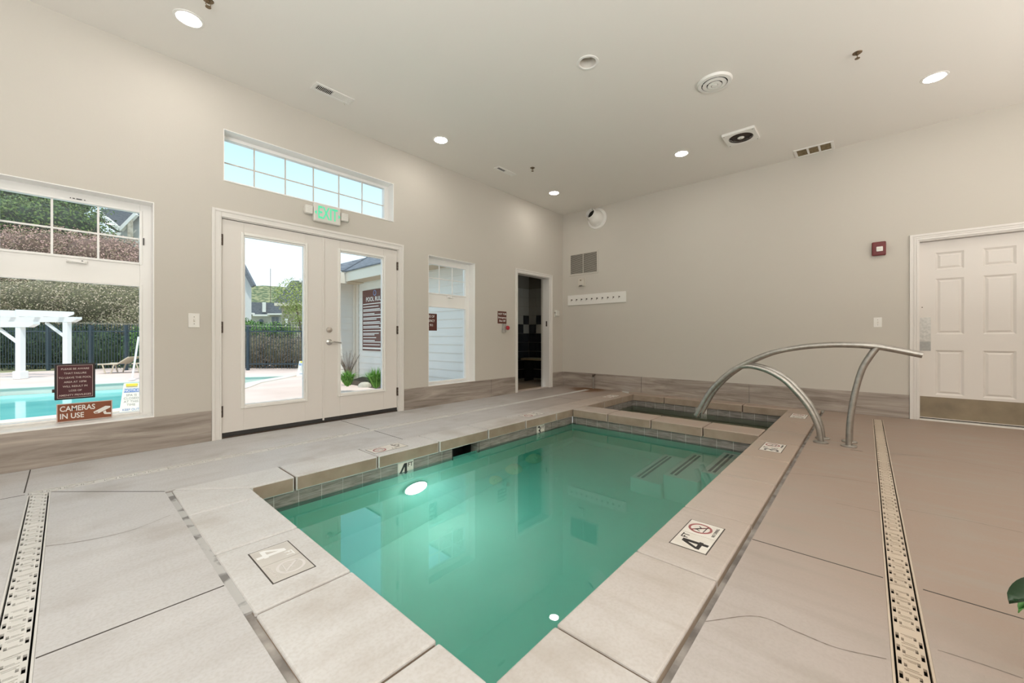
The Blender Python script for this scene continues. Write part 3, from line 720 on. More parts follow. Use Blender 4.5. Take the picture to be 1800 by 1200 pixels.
# right row, nearest to the camera
cut = [1.076, 1.688, 2.312, 3.030, 3.65, 4.26]
stone(pool, [(CO[0]+0.012, CO[2]), (1.076-g, CO[2]), (1.076-g, CI[2]), (CI[0]+0.008, CI[2]-0.002)])
for a, b in zip(cut, cut[1:]): stone(pool, [(a+g/2, CO[2]), (b-g/2, CO[2]), (b-g/2, CI[2]), (a+g/2, CI[2])])
stone(pool, [(4.26+g/2, CO[2]), (4.80-g/2, CO[2]), (4.80-g/2, CI[2]), (4.26+g/2, CI[2])])
# dividing row between pool and spa
cut = [CI[3]-0.004, 2.392, 1.845, 1.286, CI[2]+0.004]
for a, b in zip(cut, cut[1:]): stone(pool, [(CI[1], b+g), (4.800, b+g), (4.800, a-g), (CI[1], a-g)])
B(PX1+0.081, SX0-0.081, PY0, PY1, -0.262, -0.101).build('divider_core', 'grout', pool)
# spa surround
SI = (6.300,)
for a, b in ((4.80, 5.32), (5.32, 5.90), (5.90, 6.546)): stone(spa, [(a+g, CI[3]), (b-g if b < 6 else SI[0], CI[3]), (b-g if b < 6 else 6.46, CO[1]), (a+g, CO[1])])
for a, b in ((4.80, 5.42), (5.42, 6.04), (6.04, 6.546)): stone(spa, [(a+g/2, CO[2]), (b-g/2, CO[2]), (b-g/2 if b < 6.5 else SI[0], CI[2]), (a+g/2, CI[2])])
cut = [CI[3]+0.20, 2.391, 1.295, CI[2]-0.20]
for a, b in zip(cut, cut[1:]):
    p = [(SI[0], max(b+g, CI[2])), (6.544, b+g), (6.544, a-g), (SI[0], min(a-g, CI[3]))]
    stone(spa, p)
# expansion joint between coping and deck
for pa_, nm_, xa_, xb_ in ((pool, 'expansion_joint', 0.405, 4.80), (spa, 'expansion_joint', 4.80, 6.546)):
    ej = MB()
    if pa_ is pool: ej.box(0.405, 0.445, 0.40, 3.23, -0.10, -0.012)
    ej.box(xa_, xb_, 0.402, 0.436, -0.10, -0.030); ej.build(nm_, 'mastic', pa_)
    B(xa_, min(xb_, 6.5), 3.222, 3.229, -0.10, -0.006).build(nm_, 'mastic', pa_)
mc = MB(); mc.box(0.4052, 0.4335, 1.60, 3.20, -0.02, -0.003); mc.build('joint_sealant', 'sealpale', pool)
# mortar bed under the coping
mo = MB(); mo.box(0.45, PX0, 0.45, 3.2, -0.2, -0.100); mo.box(PX0, 4.80, 0.45, PY0-0.082, -0.2, -0.1001); mo.build('mortar_bed', 'bed', pool)
mo = MB(); mo.box(4.80, 6.5, 0.45, PY0-0.082, -0.2, -0.1001); mo.box(SX1+0.083, 6.54, PY0-0.082, 3.0, -0.2, -0.1002)
mo.build('mortar_bed', 'bed', spa)

# depth markers
def four(parent, mat, at, xd, yd, h, th):
    """the figure 4, height h, stroke as the painted numerals"""
    at, xd, yd = Vector(at), Vector(xd), Vector(yd); n = xd.cross(yd); w = h*0.66; s = h*0.16
    P = lambda u, v: at+xd*((u-0.5)*w)+yd*((v-0.5)*h)-n*th
    mb = MB(); su = s/w
    def pr_(pts): mb.prism([P(u, v) for u, v in pts], n*2*th)
    x0, x1 = 0.62, 0.62+su*1.15
    pr_([(x0, 0), (x1, 0), (x1, 1.0), (x0, 1.0)])
    pr_([(0.0, 0.22), (x0, 0.22), (x0, 0.22+0.15), (0.0, 0.22+0.15)]); pr_([(x1, 0.22), (1.0, 0.22), (1.0, 0.37), (x1, 0.37)])
    pr_([(0.0, 0.37), (su*0.95, 0.37), (x0, 0.78), (x0, 1.0), (x0-0.06, 1.0)])
    return mb.build('numeral', mat, parent)
def marker_flat(parent, c, xd, yd, num, worn=False, single=False, faint=False, label=None):
    """two 6 inch tiles let into a coping stone: number to the reader's left, no-diving sign to the right"""
    c = Vector((c[0], c[1], 0.0031)); xd, yd = Vector(xd), Vector(yd); s = 0.152
    th = 0.0014; zc = Vector((0, 0, th/2))
    edge = MB().obox(c+Vector((0,0,0.0001)), xd, yd, ZP, (s*2+0.012), s+0.010, 0.0008).build('marker_tile_bed', 'cut', parent)
    tiles = MB(); tiles.obox(c+zc-xd*(s/2+0.001), xd, yd, ZP, s, s, th); tiles.obox(c+zc+xd*(s/2+0.001), xd, yd, ZP, s, s, th)
    t = tiles.build('depth_marker', 'tileworn' if worn else 'tile', parent)
    if label: t['label'] = label
    edge.parent = t
    top = Vector((0, 0, th+0.0004)); nm = 'ghost' if worn else ('worn' if faint else 'ink')
    q = c-xd*(s/2+0.001)+top
    main = num[0]; rest = num[1:]
    if main == '4': four(t, nm, q-xd*0.022-yd*0.012, xd, yd, 0.112, 0.0004)
    else: text('numeral', main, 0.150, nm, t, q-xd*0.028-yd*0.012, xd, yd, bold=0.006, ext=0.0004)
    if rest: text('numeral', rest, 0.062, nm, t, q+xd*0.034-yd*0.02, xd, yd, bold=0.01, ext=0.0004)
    text('lettering', 'FT', 0.044, nm, t, q+xd*0.040+yd*0.044, xd, yd, bold=0.01, ext=0.0004)
    q = c+xd*(s/2+0.001)+top+yd*0.012
    rm = 'ringpale' if worn else 'ringred'
    ring = MB(); ring.lathe([(0.043, -0.0004), (0.054, -0.0004), (0.054, 0.0004), (0.043, 0.0004)], q, ZP, 36, close=True)
    dg = (xd+yd*-1).normalized(); ring.obox(q, dg, ZP.cross(dg), ZP, 0.094, 0.009, 0.0008)
    ring.build('no_diving_symbol', rm, t)
    fg = MB(); im = 'ringpale' if worn else ('worn' if faint else 'ink')
    for (ax, ay, bx, by, w_) in ((-0.022, 0.018, 0.006, -0.004, 0.008), (0.006, -0.004, 0.020, 0.010, 0.005), (0.006, -0.004, 0.016, -0.022, 0.005), (-0.020, 0.010, -0.030, -0.006, 0.004), (-0.034, -0.022, 0.034, -0.026, 0.004)):
        fg.bar(q+xd*ax+yd*ay+ZP*0.0003, q+xd*bx+yd*by+ZP*0.0003, w_, 0.0006)
    fg.build('diver_symbol', im, t)
    text('lettering', 'NO DIVING', 0.020, nm if not worn else 'ringpale', t, q-yd*0.070, xd, yd, bold=0.0, ext=0.0004)
    return t
marker_flat(pool, (0.608, 1.856), YN, XP, '4', worn=True, label='bleached 4 FT marker tile in the left coping')
marker_flat(pool, (2.010, 0.600), XP, YP, '4', label='4 FT marker tile with red no-diving sign in the near right coping')
marker_flat(pool, (4.050, 0.600), XP, YP, '3½', label='3½ FT marker tile in the right coping beside the divider')
marker_flat(spa, (5.870, 0.605), XP, YP, '3½', faint=True, label='worn 3½ FT marker tile in the spa coping below the handrails')
marker_flat(pool, (1.830, 3.065), XN, YN, '4', faint=True, label='worn 4 FT marker tile in the coping by the double doors')
marker_flat(pool, (3.800, 3.065), XN, YN, '3½', faint=True, label='worn 3½ FT marker tile in the coping by the narrow window')
marker_flat(spa, (5.830, 3.065), XN, YN, '3½', faint=True, label='worn 3½ FT marker tile in the spa coping by the restroom doorway')
def marker_wall(parent, c, xd, nrm, num, label):
    c = Vector(c); xd, nrm = Vector(xd), Vector(nrm); s = 0.152
    t = MB().obox(c-nrm*0.002, xd, nrm, ZP, s, 0.006, 0.158).build('depth_marker', 'tile', parent); t['label'] = label
    q = c+nrm*0.0016
    if num[0] == '4': four(t, 'ink', q-xd*0.022+ZP*0.002, xd, ZP, 0.125, 0.0005)
    else: text('numeral', num[0], 0.150, 'ink', t, q-xd*0.028+ZP*0.010, xd, ZP, bold=0.008, ext=0.0005)
    if len(num) > 1: text('numeral', num[1:], 0.060, 'ink', t, q+xd*0.042-ZP*0.026, xd, ZP, bold=0.01, ext=0.0005)
    text('lettering', 'FT', 0.050, 'ink', t, q+xd*0.044+ZP*0.044, xd, ZP, bold=0.01, ext=0.0005)
marker_wall(pool, (1.9205, PY1, -0.181), XP, YN, '4', '4 FT tile in the waterline row')
marker_wall(pool, (3.7935, PY1, -0.181), XP, YN, '3½', '3½ FT tile in the waterline row')
marker_wall(spa, (5.0975, PY1, -0.181), XP, YN, '3½', '3½ FT tile in the spa waterline row')
marker_wall(spa, (SX1, 1.840, -0.181), YN, XN, '3½', '3½ FT tile in the far spa waterline row')

# ------------------------------------------------------------------ channel drains
def grate_piece(L, W_, n=8):
    """perforated cover, long axis u (0..L), across v (-W/2..W/2); real openings"""
    holes = []; pitch = L/(n+0.9)
    for k in range(n):
        u = pitch*(0.5+k+(0.45 if k >= n//2 else 0.0))
        for sg in (-1, 1):
            off = pitch*0.10*sg
            holes.append((u+off-pitch*0.30, u+off+pitch*0.20, sg*W_*0.395-W_*0.060, sg*W_*0.395+W_*0.060))
            holes.append((u-off*1.5-pitch*0.10, u-off*1.5+pitch*0.14, sg*W_*0.22-W_*0.05, sg*W_*0.22+W_*0.05))
        for q, hw in ((-0.46, 0.30), (-0.34, 0.22), (0.20, 0.15), (0.30, 0.30)):
            holes.append((u+pitch*q-pitch*0.028, u+pitch*q+pitch*0.028, -W_*hw*0.9, W_*hw*0.9))
    us = sorted({0.0, L}|{h[0] for h in holes}|{h[1] for h in holes}); vs = sorted({-W_/2, W_/2}|{h[2] for h in holes}|{h[3] for h in holes})
    us = [u for u in us if 0 <= u <= L]
    cells = set()
    for i in range(len(us)-1):
        for j in range(len(vs)-1):
            cu, cv = (us[i]+us[i+1])/2, (vs[j]+vs[j+1])/2
            if not any(a < cu < b and c < cv < d for a, b, c, d in holes): cells.add((i, j))
    V, F, idx = [], [], {}
    def vid(i, j, z):
        if (i, j, z) not in idx: idx[(i, j, z)] = len(V); V.append((us[i], vs[j], 0.0 if z else -0.008))
        return idx[(i, j, z)]
    for i, j in cells:
        F.append((vid(i,j,1), vid(i+1,j,1), vid(i+1,j+1,1), vid(i,j+1,1)))
        for (di, dj, a, b) in ((-1,0,(i,j),(i,j+1)), (1,0,(i+1,j),(i+1,j+1)), (0,-1,(i,j),(i+1,j)), (0,1,(i,j+1),(i+1,j+1))):
            if (i+di, j+dj) not in cells: F.append((vid(*a,1), vid(*b,1), vid(*b,0), vid(*a,0)))
    return V, F
def drain(label, p0, direction, length, width, piece, mat, zoff=0.0):
    d = Vector(direction); side = ZP.cross(d); p0 = Vector((*p0, 0))
    root = thing('channel_drain', label, 'drain', p0)
    W_ = width-0.024; n = max(1, round(length/piece)); L = length/n
    V, F = grate_piece(L-0.003, W_)
    proto = None
    for k in range(n):
        if proto is None:
            mb = MB(); mb.add([d*(u+0.0015)+side*v+ZP*(z-0.001) for u, v, z in V], F)
            proto = mb.build('grate', mat, root, local=True); o = proto
        else:
            o = proto.copy(); COL.objects.link(o); o.parent = root
        o.location = d*(k*L)
    fr = MB()
    for sg in (-1, 1):
        fr.obox(p0+d*length/2+side*sg*(width/2-0.0035)+ZP*-0.010, d, side, ZP, length, 0.006, 0.022)
    fr.build('frame', mat, root)
    ch = MB(); ch.obox(p0+d*length/2+ZP*-0.075, d, side, ZP, length, width-0.002, 0.004)
    for sg in (-1, 1): ch.obox(p0+d*length/2+side*sg*(width/2-0.002)+ZP*-0.048, d, side, ZP, length, 0.003, 0.052)
    ch.build('channel', 'darkhole', root)
    return root
drain('tan slotted channel drain running along the deck past the handrails to the far wall', (0.35, sum(DR)/2), XP, 5.91, DR[1]-DR[0], 0.62, 'grate')
drain('pale slotted channel drain in the deck at the left edge of the photo', (sum(DL)/2, DA[0]-0.001), YN, 4.9, DL[1]-DL[0], 0.62, 'gratew')
drain('long pale channel drain in the deck along the foot of the window wall', (DL[0], sum(DA)/2), XP, 6.475, DA[1]-DA[0], 0.65, 'gratew')

# ------------------------------------------------------------------ handrails
def handrail(x, label):
    root = thing('handrail', label, 'handrail', (x, 0.2, 0), 'pair of pool handrails'); r = 0.0245
    top = spline([(x, y, z) for y, z in ((1.375, 0.105), (1.252, 0.351), (1.115, 0.523), (0.958, 0.655), (0.712, 0.790), (0.486, 0.853), (0.277, 0.880), (0.083, 0.884), (-0.098, 0.866), (-0.335, 0.809))])
    MB().tube(top, r, 16).build('top_rail', 'steel', root, smooth=True)
    br = spline([(x, y, z) for y, z in ((0.955, 0.655), (0.86, 0.662), (0.736, 0.633), (0.620, 0.570), (0.530, 0.488), (0.401, 0.316), (0.326, 0.139), (0.306, 0.004))])
    MB().tube(br, r*0.96, 16).build('support_leg', 'steel', root, smooth=True)
    lg = spline([(x, y, z) for y, z in ((-0.070, 0.868), (-0.031, 0.800), (0.027, 0.671), (0.072, 0.472), (0.105, 0.221), (0.113, 0.004))])
    MB().tube(lg, r*0.96, 16).build('support_leg', 'steel', root, smooth=True)
    for y in (0.306, 0.113):
        MB().lathe([(r, 0.0), (0.056, 0.0), (0.056, 0.007), (0.050, 0.012), (r+0.004, 0.016), (r, 0.016)], (x, y, 0.0005), ZP, 28, close=True).build('flange', 'steel', root, smooth=True)
    return root
handrail(4.54, 'brushed steel curved handrail at the pool divider, the one nearer the camera')
handrail(4.735, 'brushed steel curved handrail at the pool divider, the farther one mostly hidden behind its twin')

# ------------------------------------------------------------------ ceiling fixtures
def downlight(x, y, label, on=True):
    z = CZ
    root = thing('downlight', label, 'ceiling light', (x, y, z), 'recessed ceiling lights')
    if on:
        MB().lathe([(0.074, -0.002), (0.078, -0.006), (0.094, -0.004), (0.096, 0.0), (0.074, 0.0)], (x, y, z), ZP, 40, close=True).build('trim_ring', 'white', root, smooth=True)
        MB().lathe([(0.001, -0.0035), (0.073, -0.0035), (0.074, -0.0010), (0.001, -0.0010)], (x, y, z), ZP, 40).build('lens', 'lens_on', root)
    else:
        MB().lathe([(0.070, -0.002), (0.076, -0.007), (0.094, -0.005), (0.096, 0.0), (0.070, 0.0)], (x, y, z), ZP, 40, close=True).build('trim_ring', 'white', root, smooth=True)
        MB().lathe([(0.070, 0.0), (0.066, 0.04), (0.060, 0.10), (0.001, 0.11)], (x, y, z), ZP, 40).build('reflector', 'lens_off', root, smooth=True)
        MB().lathe([(0.001, 0.050), (0.030, 0.055), (0.042, 0.08), (0.042, 0.10)], (x, y, z), ZP, 24).build('bulb', 'offwhite', root, smooth=True)
    return root
lit = {(0.621, 3.842): 'lit recessed ceiling light at the upper left, above the large window',
       (3.058, 3.893): 'lit recessed ceiling light between the two slotted vents along the window wall',
       (5.441, 3.904): 'lit recessed ceiling light near the far corner above the restroom doorway',
       (5.395, 1.816): 'lit recessed ceiling light left of the square exhaust fan',
       (5.381, -0.476): 'lit recessed ceiling light at the right above the panel door',
       (0.62, 1.83): 'lit recessed ceiling light overhead beyond the top of the photo',
       (0.62, -0.48): 'lit recessed ceiling light straight above the camera',
       (3.06, -0.48): 'lit recessed ceiling light beyond the upper right edge',
       (3.06, -2.7): 'lit recessed ceiling light behind the right edge over the deck',
       (5.38, -2.7): 'lit recessed ceiling light over the deck past the panel door',
       (0.62, -2.7): 'lit recessed ceiling light behind the camera'}
for (x, y), lb in lit.items(): downlight(x, y, lb)
# the unlit one needs a hole in the ceiling: the can sits in it
downlight(3.057, 1.831, 'unlit recessed ceiling light, an open white can near the middle of the ceiling', on=False)
ceil = bpy.data.objects['ceiling']
me = ceil.data; me.clear_geometry()
cm = MB(); hx, hy, hr = 3.057, 1.831, 0.072
ring_ = [(hx+hr*math.cos(t), hy+hr*math.sin(t)) for t in [2*math.pi*k/32 for k in range(32)]]
sq = []
for k in range(32):
    t = 2*math.pi*k/32; c_, s_ = math.cos(t), math.sin(t); m_ = max(abs(c_), abs(s_)); sq.append((hx+0.2*c_/m_, hy+0.2*s_/m_))
vs = [(x, y, CZ) for x, y in ring_]+[(x, y, CZ) for x, y in sq]+[(x, y, CZ+0.15) for x, y in ring_]
fs = [(k, (k+1)%32, 32+(k+1)%32, 32+k) for k in range(32)]+[(k, (k+1)%32, 64+(k+1)%32, 64+k) for k in range(32)]
cm.add(vs, fs)
XA, XZ, YB_, YZ = X0, XB+WT, Y0, YA+WT
for a, b, c_, d in ((XA, hx-0.2, YB_, YZ), (hx+0.2, XZ, YB_, YZ), (hx-0.2, hx+0.2, YB_, hy-0.2), (hx-0.2, hx+0.2, hy+0.2, YZ)):
    cm.add([(a, c_, CZ), (b, c_, CZ), (b, d, CZ), (a, d, CZ)], [(0, 1, 2, 3)])
cm.add([(XA, YB_, CZ+0.15), (XZ, YB_, CZ+0.15), (XZ, YZ, CZ+0.15), (XA, YZ, CZ+0.15)], [(0, 1, 2, 3)])
me.from_pydata(cm.v, [], cm.f)
for p in me.polygons:
    if p.normal.z > 0 and abs(me.vertices[p.vertices[0]].co.z-CZ) < 1e-4: p.flip()

def register(x0, x1, y0, y1, label, lame):
    root = thing('ceiling_register', label, 'vent', ((x0+x1)/2, (y0+y1)/2, CZ)); e = 0.028; zb = CZ-0.009
    f = MB(); f.box(x0, x1, y0, y0+e, zb, CZ); f.box(x0, x1, y1-e, y1, zb, CZ); f.box(x0, x0+e, y0+e, y1-e, zb, CZ); f.box(x1-e, x1, y0+e, y1-e, zb, CZ)
    xm = (x0+x1)/2; f.box(xm-0.006, xm+0.006, y0+e, y1-e, zb, CZ); f.build('frame', 'white', root, bevel=0.002)
    B(x0+e, x1-e, y0+e, y1-e, CZ-0.002, CZ-0.001).build('backing', 'darkhole', root)
    for half in (0, 1):
        a, b = (x0+e, xm-0.006) if half == 0 else (xm+0.006, x1-e); n = 11; s = MB()
        for k in range(n):
            x = a+(b-a)*(k+0.5)/n; w_ = (b-a)/n
            tilt = R(35) if half == 0 else R(-35)
            if half == lame[0]: s.obox((x, (y0+y1)/2, CZ-0.005), (math.cos(tilt), 0, math.sin(tilt)), YP, (-math.sin(tilt), 0, math.cos(tilt)), w_*(0.62 if not lame[1] else 0.10), y1-y0-2*e, 0.0015)
            else: s.obox((x, (y0+y1)/2, CZ-0.0055), XP, YP, ZP, w_*0.93, y1-y0-2*e, 0.0018)
        s.build('louvre', 'white', root)
    MB().tube([(x1-0.05, y1-0.016, zb), (x1-0.05, y1-0.016, zb-0.012), (x1-0.042, y1-0.012, zb-0.020)], 0.003, 6).build('damper_lever', 'offwhite', root)
register(1.574, 1.952, 3.882, 4.020, 'white slotted ceiling register in front of the transom window, half its slots open', (0, False))
register(4.063, 4.442, 3.868, 3.972, 'small white ceiling register near the far corner with one dark open half', (0, True))

def sprinkler(x, y, label):
    root = thing('sprinkler_head', label, 'sprinkler', (x, y, CZ), 'ceiling sprinkler heads')
    MB().lathe([(0.001, -0.004), (0.030, -0.004), (0.034, 0.0)], (x, y, CZ), ZP, 20).build('escutcheon', 'brass', root, smooth=True)
    b = MB(); b.lathe([(0.012, 0.0), (0.011, -0.018), (0.004, -0.020)], (x, y, CZ), ZP, 10)
    for sg in (-1, 1): b.tube([(x+sg*0.009, y, CZ-0.016), (x+sg*0.015, y, CZ-0.030), (x+sg*0.004, y, CZ-0.046)], 0.003, 6)
    b.build('body', 'brass', root)
    MB().lathe([(0.001, -0.050), (0.018, -0.049), (0.018, -0.046), (0.001, -0.045)], (x, y, CZ), ZP, 12).build('deflector', 'brass', root)
sprinkler(4.480, 0.056, 'brass sprinkler head left of the lit light above the panel door')
sprinkler(4.432, 3.557, 'brass sprinkler head beside the small far register')
sprinkler(0.680, 3.530, 'brass sprinkler head at the top edge beside the upper left ceiling light')

rd = thing('round_diffuser', 'round white ring-louvred air diffuser on the ceiling', 'vent', (4.089, 1.073, CZ))
MB().lathe([(0.112, -0.022), (0.142, -0.020), (0.152, 0.0), (0.118, 0.0)], (4.089, 1.073, CZ), ZP, 44, close=True).build('outer_ring', 'white', rd, smooth=True)
MB().lathe([(0.070, -0.030), (0.104, -0.026), (0.098, -0.016), (0.064, -0.018)], (4.089, 1.073, CZ), ZP, 44, close=True).build('ring', 'white', rd, smooth=True)
MB().lathe([(0.032, -0.036), (0.060, -0.034), (0.054, -0.022), (0.028, -0.024)], (4.089, 1.073, CZ), ZP, 44, close=True).build('ring', 'white', rd, smooth=True)
MB().lathe([(0.001, -0.040), (0.024, -0.038), (0.026, -0.026), (0.001, -0.024)], (4.089, 1.073, CZ), ZP, 32).build('hub', 'white', rd, smooth=True)
sp_ = MB()
for a in (0.5, 2.1, 3.7, 5.2): sp_.bar(Vector((4.089, 1.073, CZ-0.016))+Vector((math.cos(a), math.sin(a), 0))*0.01, Vector((4.089, 1.073, CZ-0.012))+Vector((math.cos(a), math.sin(a), 0))*0.125, 0.006)
sp_.build('spider', 'offwhite', rd)
MB().lathe([(0.001, -0.0015), (0.115, -0.0015), (0.115, -0.0005), (0.001, -0.0005)], (4.089, 1.073, CZ), ZP, 36).build('throat', 'darkhole', rd)

fx, fy = 5.385, 1.122
ef = thing('exhaust_fan', 'square white ceiling exhaust fan with a round black grille', 'fan', (fx, fy, CZ))
hb = MB(); s = 0.170; hr = 0.128
vs = []; fs = []
for z in (CZ-0.030, CZ-0.001):
    vs += [(fx+hr*math.cos(t), fy+hr*math.sin(t), z) for t in [2*math.pi*k/32 for k in range(32)]]
    for k in range(32):
        t = 2*math.pi*k/32+1e-6; c_, s_ = math.cos(t), math.sin(t); m_ = max(abs(c_), abs(s_)); vs.append((fx+s*c_/m_, fy+s*s_/m_, z))
for k in range(32):
    j = (k+1) % 32; fs += [(k, j, 32+j, 32+k), (32+k, 32+j, 96+j, 96+k), (k, j, 64+j, 64+k)]
hb.add(vs, fs); hb.build('housing', 'white', ef, bevel=0.003)
MB().lathe([(0.001, -0.003), (0.128, -0.003), (0.128, -0.002), (0.001, -0.002)], (fx, fy, CZ), ZP, 36).build('duct_mouth', 'black', ef)
gr = MB()
for r_ in (0.048, 0.064, 0.080, 0.096, 0.112, 0.125): gr.lathe([(r_-0.002, -0.029), (r_+0.002, -0.029), (r_+0.002, -0.025), (r_-0.002, -0.025)], (fx, fy, CZ), ZP, 40, close=True)
for a in (0.3, 1.35, 2.4, 3.44, 4.5, 5.5): gr.bar(Vector((fx, fy, CZ-0.026))+Vector((math.cos(a), math.sin(a), 0))*0.03, Vector((fx, fy, CZ-0.026))+Vector((math.cos(a), math.sin(a), 0))*0.127, 0.003)
gr.build('grille', 'bronze', ef)
MB().lathe([(0.001, -0.034), (0.028, -0.033), (0.036, -0.028), (0.036, -0.024), (0.001, -0.024)], (fx, fy, CZ), ZP, 28).build('hub_cap', 'white', ef, smooth=True)
MB().lathe([(0.001, -0.036), (0.006, -0.036), (0.006, -0.033)], (fx, fy, CZ), ZP, 8).build('hub_screw', 'ink', ef)
for sx_ in (-1, 1):
    for sy_ in (-1, 1): MB().lathe([(0.001, -0.032), (0.005, -0.032), (0.005, -0.030)], (fx+sx_*0.148, fy+sy_*0.148, CZ), ZP, 8).build('screw', 'bronze', ef)

tv = thing('return_vent', 'white three-pane ceiling vent with brown filter, against the far wall', 'vent', (6.41, 0.51, CZ))
x0, x1, y0_, y1_ = 6.275, 6.545, 0.300, 0.708; e = 0.028
f = MB(); zb = CZ-0.010
f.box(x0, x1, y0_, y0_+e, zb, CZ); f.box(x0, x1, y1_-e, y1_, zb, CZ); f.box(x0, x0+e, y0_+e, y1_-e, zb, CZ); f.box(x1-e, x1, y0_+e, y1_-e, zb, CZ)
for k in (1, 2):
    y = y0_+e+(y1_-y0_-2*e)*k/3; f.box(x0+e, x1-e, y-0.011, y+0.011, zb, CZ)
f.build('frame', 'white', tv, bevel=0.002)
for k in range(3):
    ya_ = y0_+e+(y1_-y0_-2*e)*k/3; yb_ = ya_+(y1_-y0_-2*e)/3
    B(x0+e, x1-e, ya_+0.005, yb_-0.005, CZ-0.003, CZ-0.001).build('filter', 'brown', tv)

# ------------------------------------------------------------------ fittings on the far wall
dx, dy, dz = XB, 3.725, 3.150
nz = thing('duct_nozzle', 'round white adjustable air nozzle high in the far corner, its dark mouth turned left', 'vent', (dx, dy, dz))
MB().lathe([(0.140, 0.010), (0.150, 0.030), (0.185, 0.022), (0.195, 0.0), (0.140, 0.0)], (dx, dy, dz), XN, 44, close=True).build('flange', 'white', nz, smooth=True)
MB().lathe([(0.150, 0.005), (0.140, 0.04), (0.10, 0.075), (0.001, 0.085)], (dx, dy, dz), XN, 40).build('socket', 'white', nz, smooth=True)
ax = Vector((-0.84, 0.12, 0.26)).normalized(); c = Vector((dx-0.01, dy+0.0, dz))
MB().lathe([(0.135, 0.02), (0.134, 0.07), (0.120, 0.12), (0.098, 0.15), (0.094, 0.21), (0.086, 0.212), (0.084, 0.15)], c, ax, 40).build('barrel', 'white', nz, smooth=True)
MB().lathe([(0.001, 0.150), (0.085, 0.150), (0.085, 0.146), (0.001, 0.146)], c, ax, 32).build('mouth', 'darkhole', nz)

rg = thing('return_grille', 'wide louvred return grille on the far wall left, above the row of hooks', 'vent', (XB, 4.02, 2.16))
y0_, y1_, z0, z1 = 3.700, 4.335, 2.145, 2.575; e = 0.030
f = MB(); f.box(XB-0.010, XB, y0_, y1_, z0, z0+e); f.box(XB-0.010, XB, y0_, y1_, z1-e, z1); f.box(XB-0.010, XB, y0_, y0_+e, z0+e, z1-e); f.box(XB-0.010, XB, y1_-e, y1_, z0+e, z1-e)
f.build('frame', 'wall', rg, bevel=0.002)
lo = MB(); n = 24
for k in range(n):
    z = z0+e+(z1-z0-2*e)*(k+0.5)/n; lo.obox((XB-0.006, (y0_+y1_)/2, z), (0.75, 0, 0.66), YP, (-0.66, 0, 0.75), 0.012, y1_-y0_-2*e, 0.0015)
lo.build('louvre', 'offwhite', rg)
B(XB-0.0095, XB-0.003, 4.020, 4.030, z0+e, z1-e).build('mullion', 'wall', rg)
B(XB-0.002, XB-0.001, y0_+e, y1_-e, z0+e, z1-e).build('backing', 'darkhole', rg)

sb = thing('wall_sensor', 'small beige sensor box on the far wall below the return grille', 'sensor', (XB, 4.05, 1.90))
B(XB-0.012, XB, 3.970, 4.130, 1.925, 2.115).build('back_plate', 'wall', sb, bevel=0.004)
B(XB-0.055, XB-0.012, 3.990, 4.110, 1.925, 2.070).build('cover', 'offwhite', sb, bevel=0.008)
B(XB-0.057, XB-0.055, 4.035, 4.065, 2.025, 2.045).build('indicator', 'brown', sb); B(XB-0.057, XB-0.050, 4.020, 4.080, 1.926, 1.938).build('slot', 'black', sb)

pr = thing('hook_rail', 'white board with ten hooks on the far wall near the corner', 'coat rack', (XB, 3.757, 1.57))
B(XB-0.018, XB, 3.150, 4.364, 1.572, 1.766).build('board', 'white', pr, bevel=0.004)
for k in range(10):
    y = 4.268-0.1105*k; z = 1.675
    hk = MB(); hk.lathe([(0.001, 0.004), (0.011, 0.003), (0.012, 0.0)], (XB-0.018, y, z), XN, 10)
    hk.tube([(XB-0.018, y, z), (XB-0.040, y, z-0.004), (XB-0.050, y, z-0.020), (XB-0.046, y, z-0.032)], 0.0035, 6)
    hk.lathe([(0.001, -0.006), (0.006, -0.003), (0.006, 0.003), (0.001, 0.006)], (XB-0.044, y, z+0.004), ZP, 8)
    hk.build('hook', 'bronze', pr)

pv = thing('stub_pipe', 'thin upright metal pipe with a small tap by the far wall', 'pipe', (6.50, 3.775, 0))
MB().tube([(6.500, 3.775, 0.001), (6.500, 3.775, 0.225)], 0.011, 12).build('pipe', 'steel', pv, smooth=True)
vv = MB(); vv.lathe([(0.001, 0.215), (0.018, 0.220), (0.020, 0.245), (0.012, 0.262), (0.001, 0.264)], (6.500, 3.775, 0), ZP, 14); vv.tube([(6.500, 3.775, 0.245), (6.500, 3.735, 0.262)], 0.010, 10)
vv.build('tap', 'bronze', pv, smooth=True)

fa = thing('fire_alarm', 'red fire alarm box with white strobe on the far wall left of the panel door', 'fire alarm', (XB, -0.115, 1.94))
B(XB-0.045, XB, -0.178, -0.052, 1.938, 2.104).build('body', 'red', fa, bevel=0.012, seg=3)
B(XB-0.056, XB-0.045, -0.150, -0.092, 1.985, 2.043).build('strobe', 'white', fa, bevel=0.006)
B(XB-0.058, XB-0.056, -0.140, -0.102, 2.000, 2.028).build('strobe_lens', 'clearish', fa)

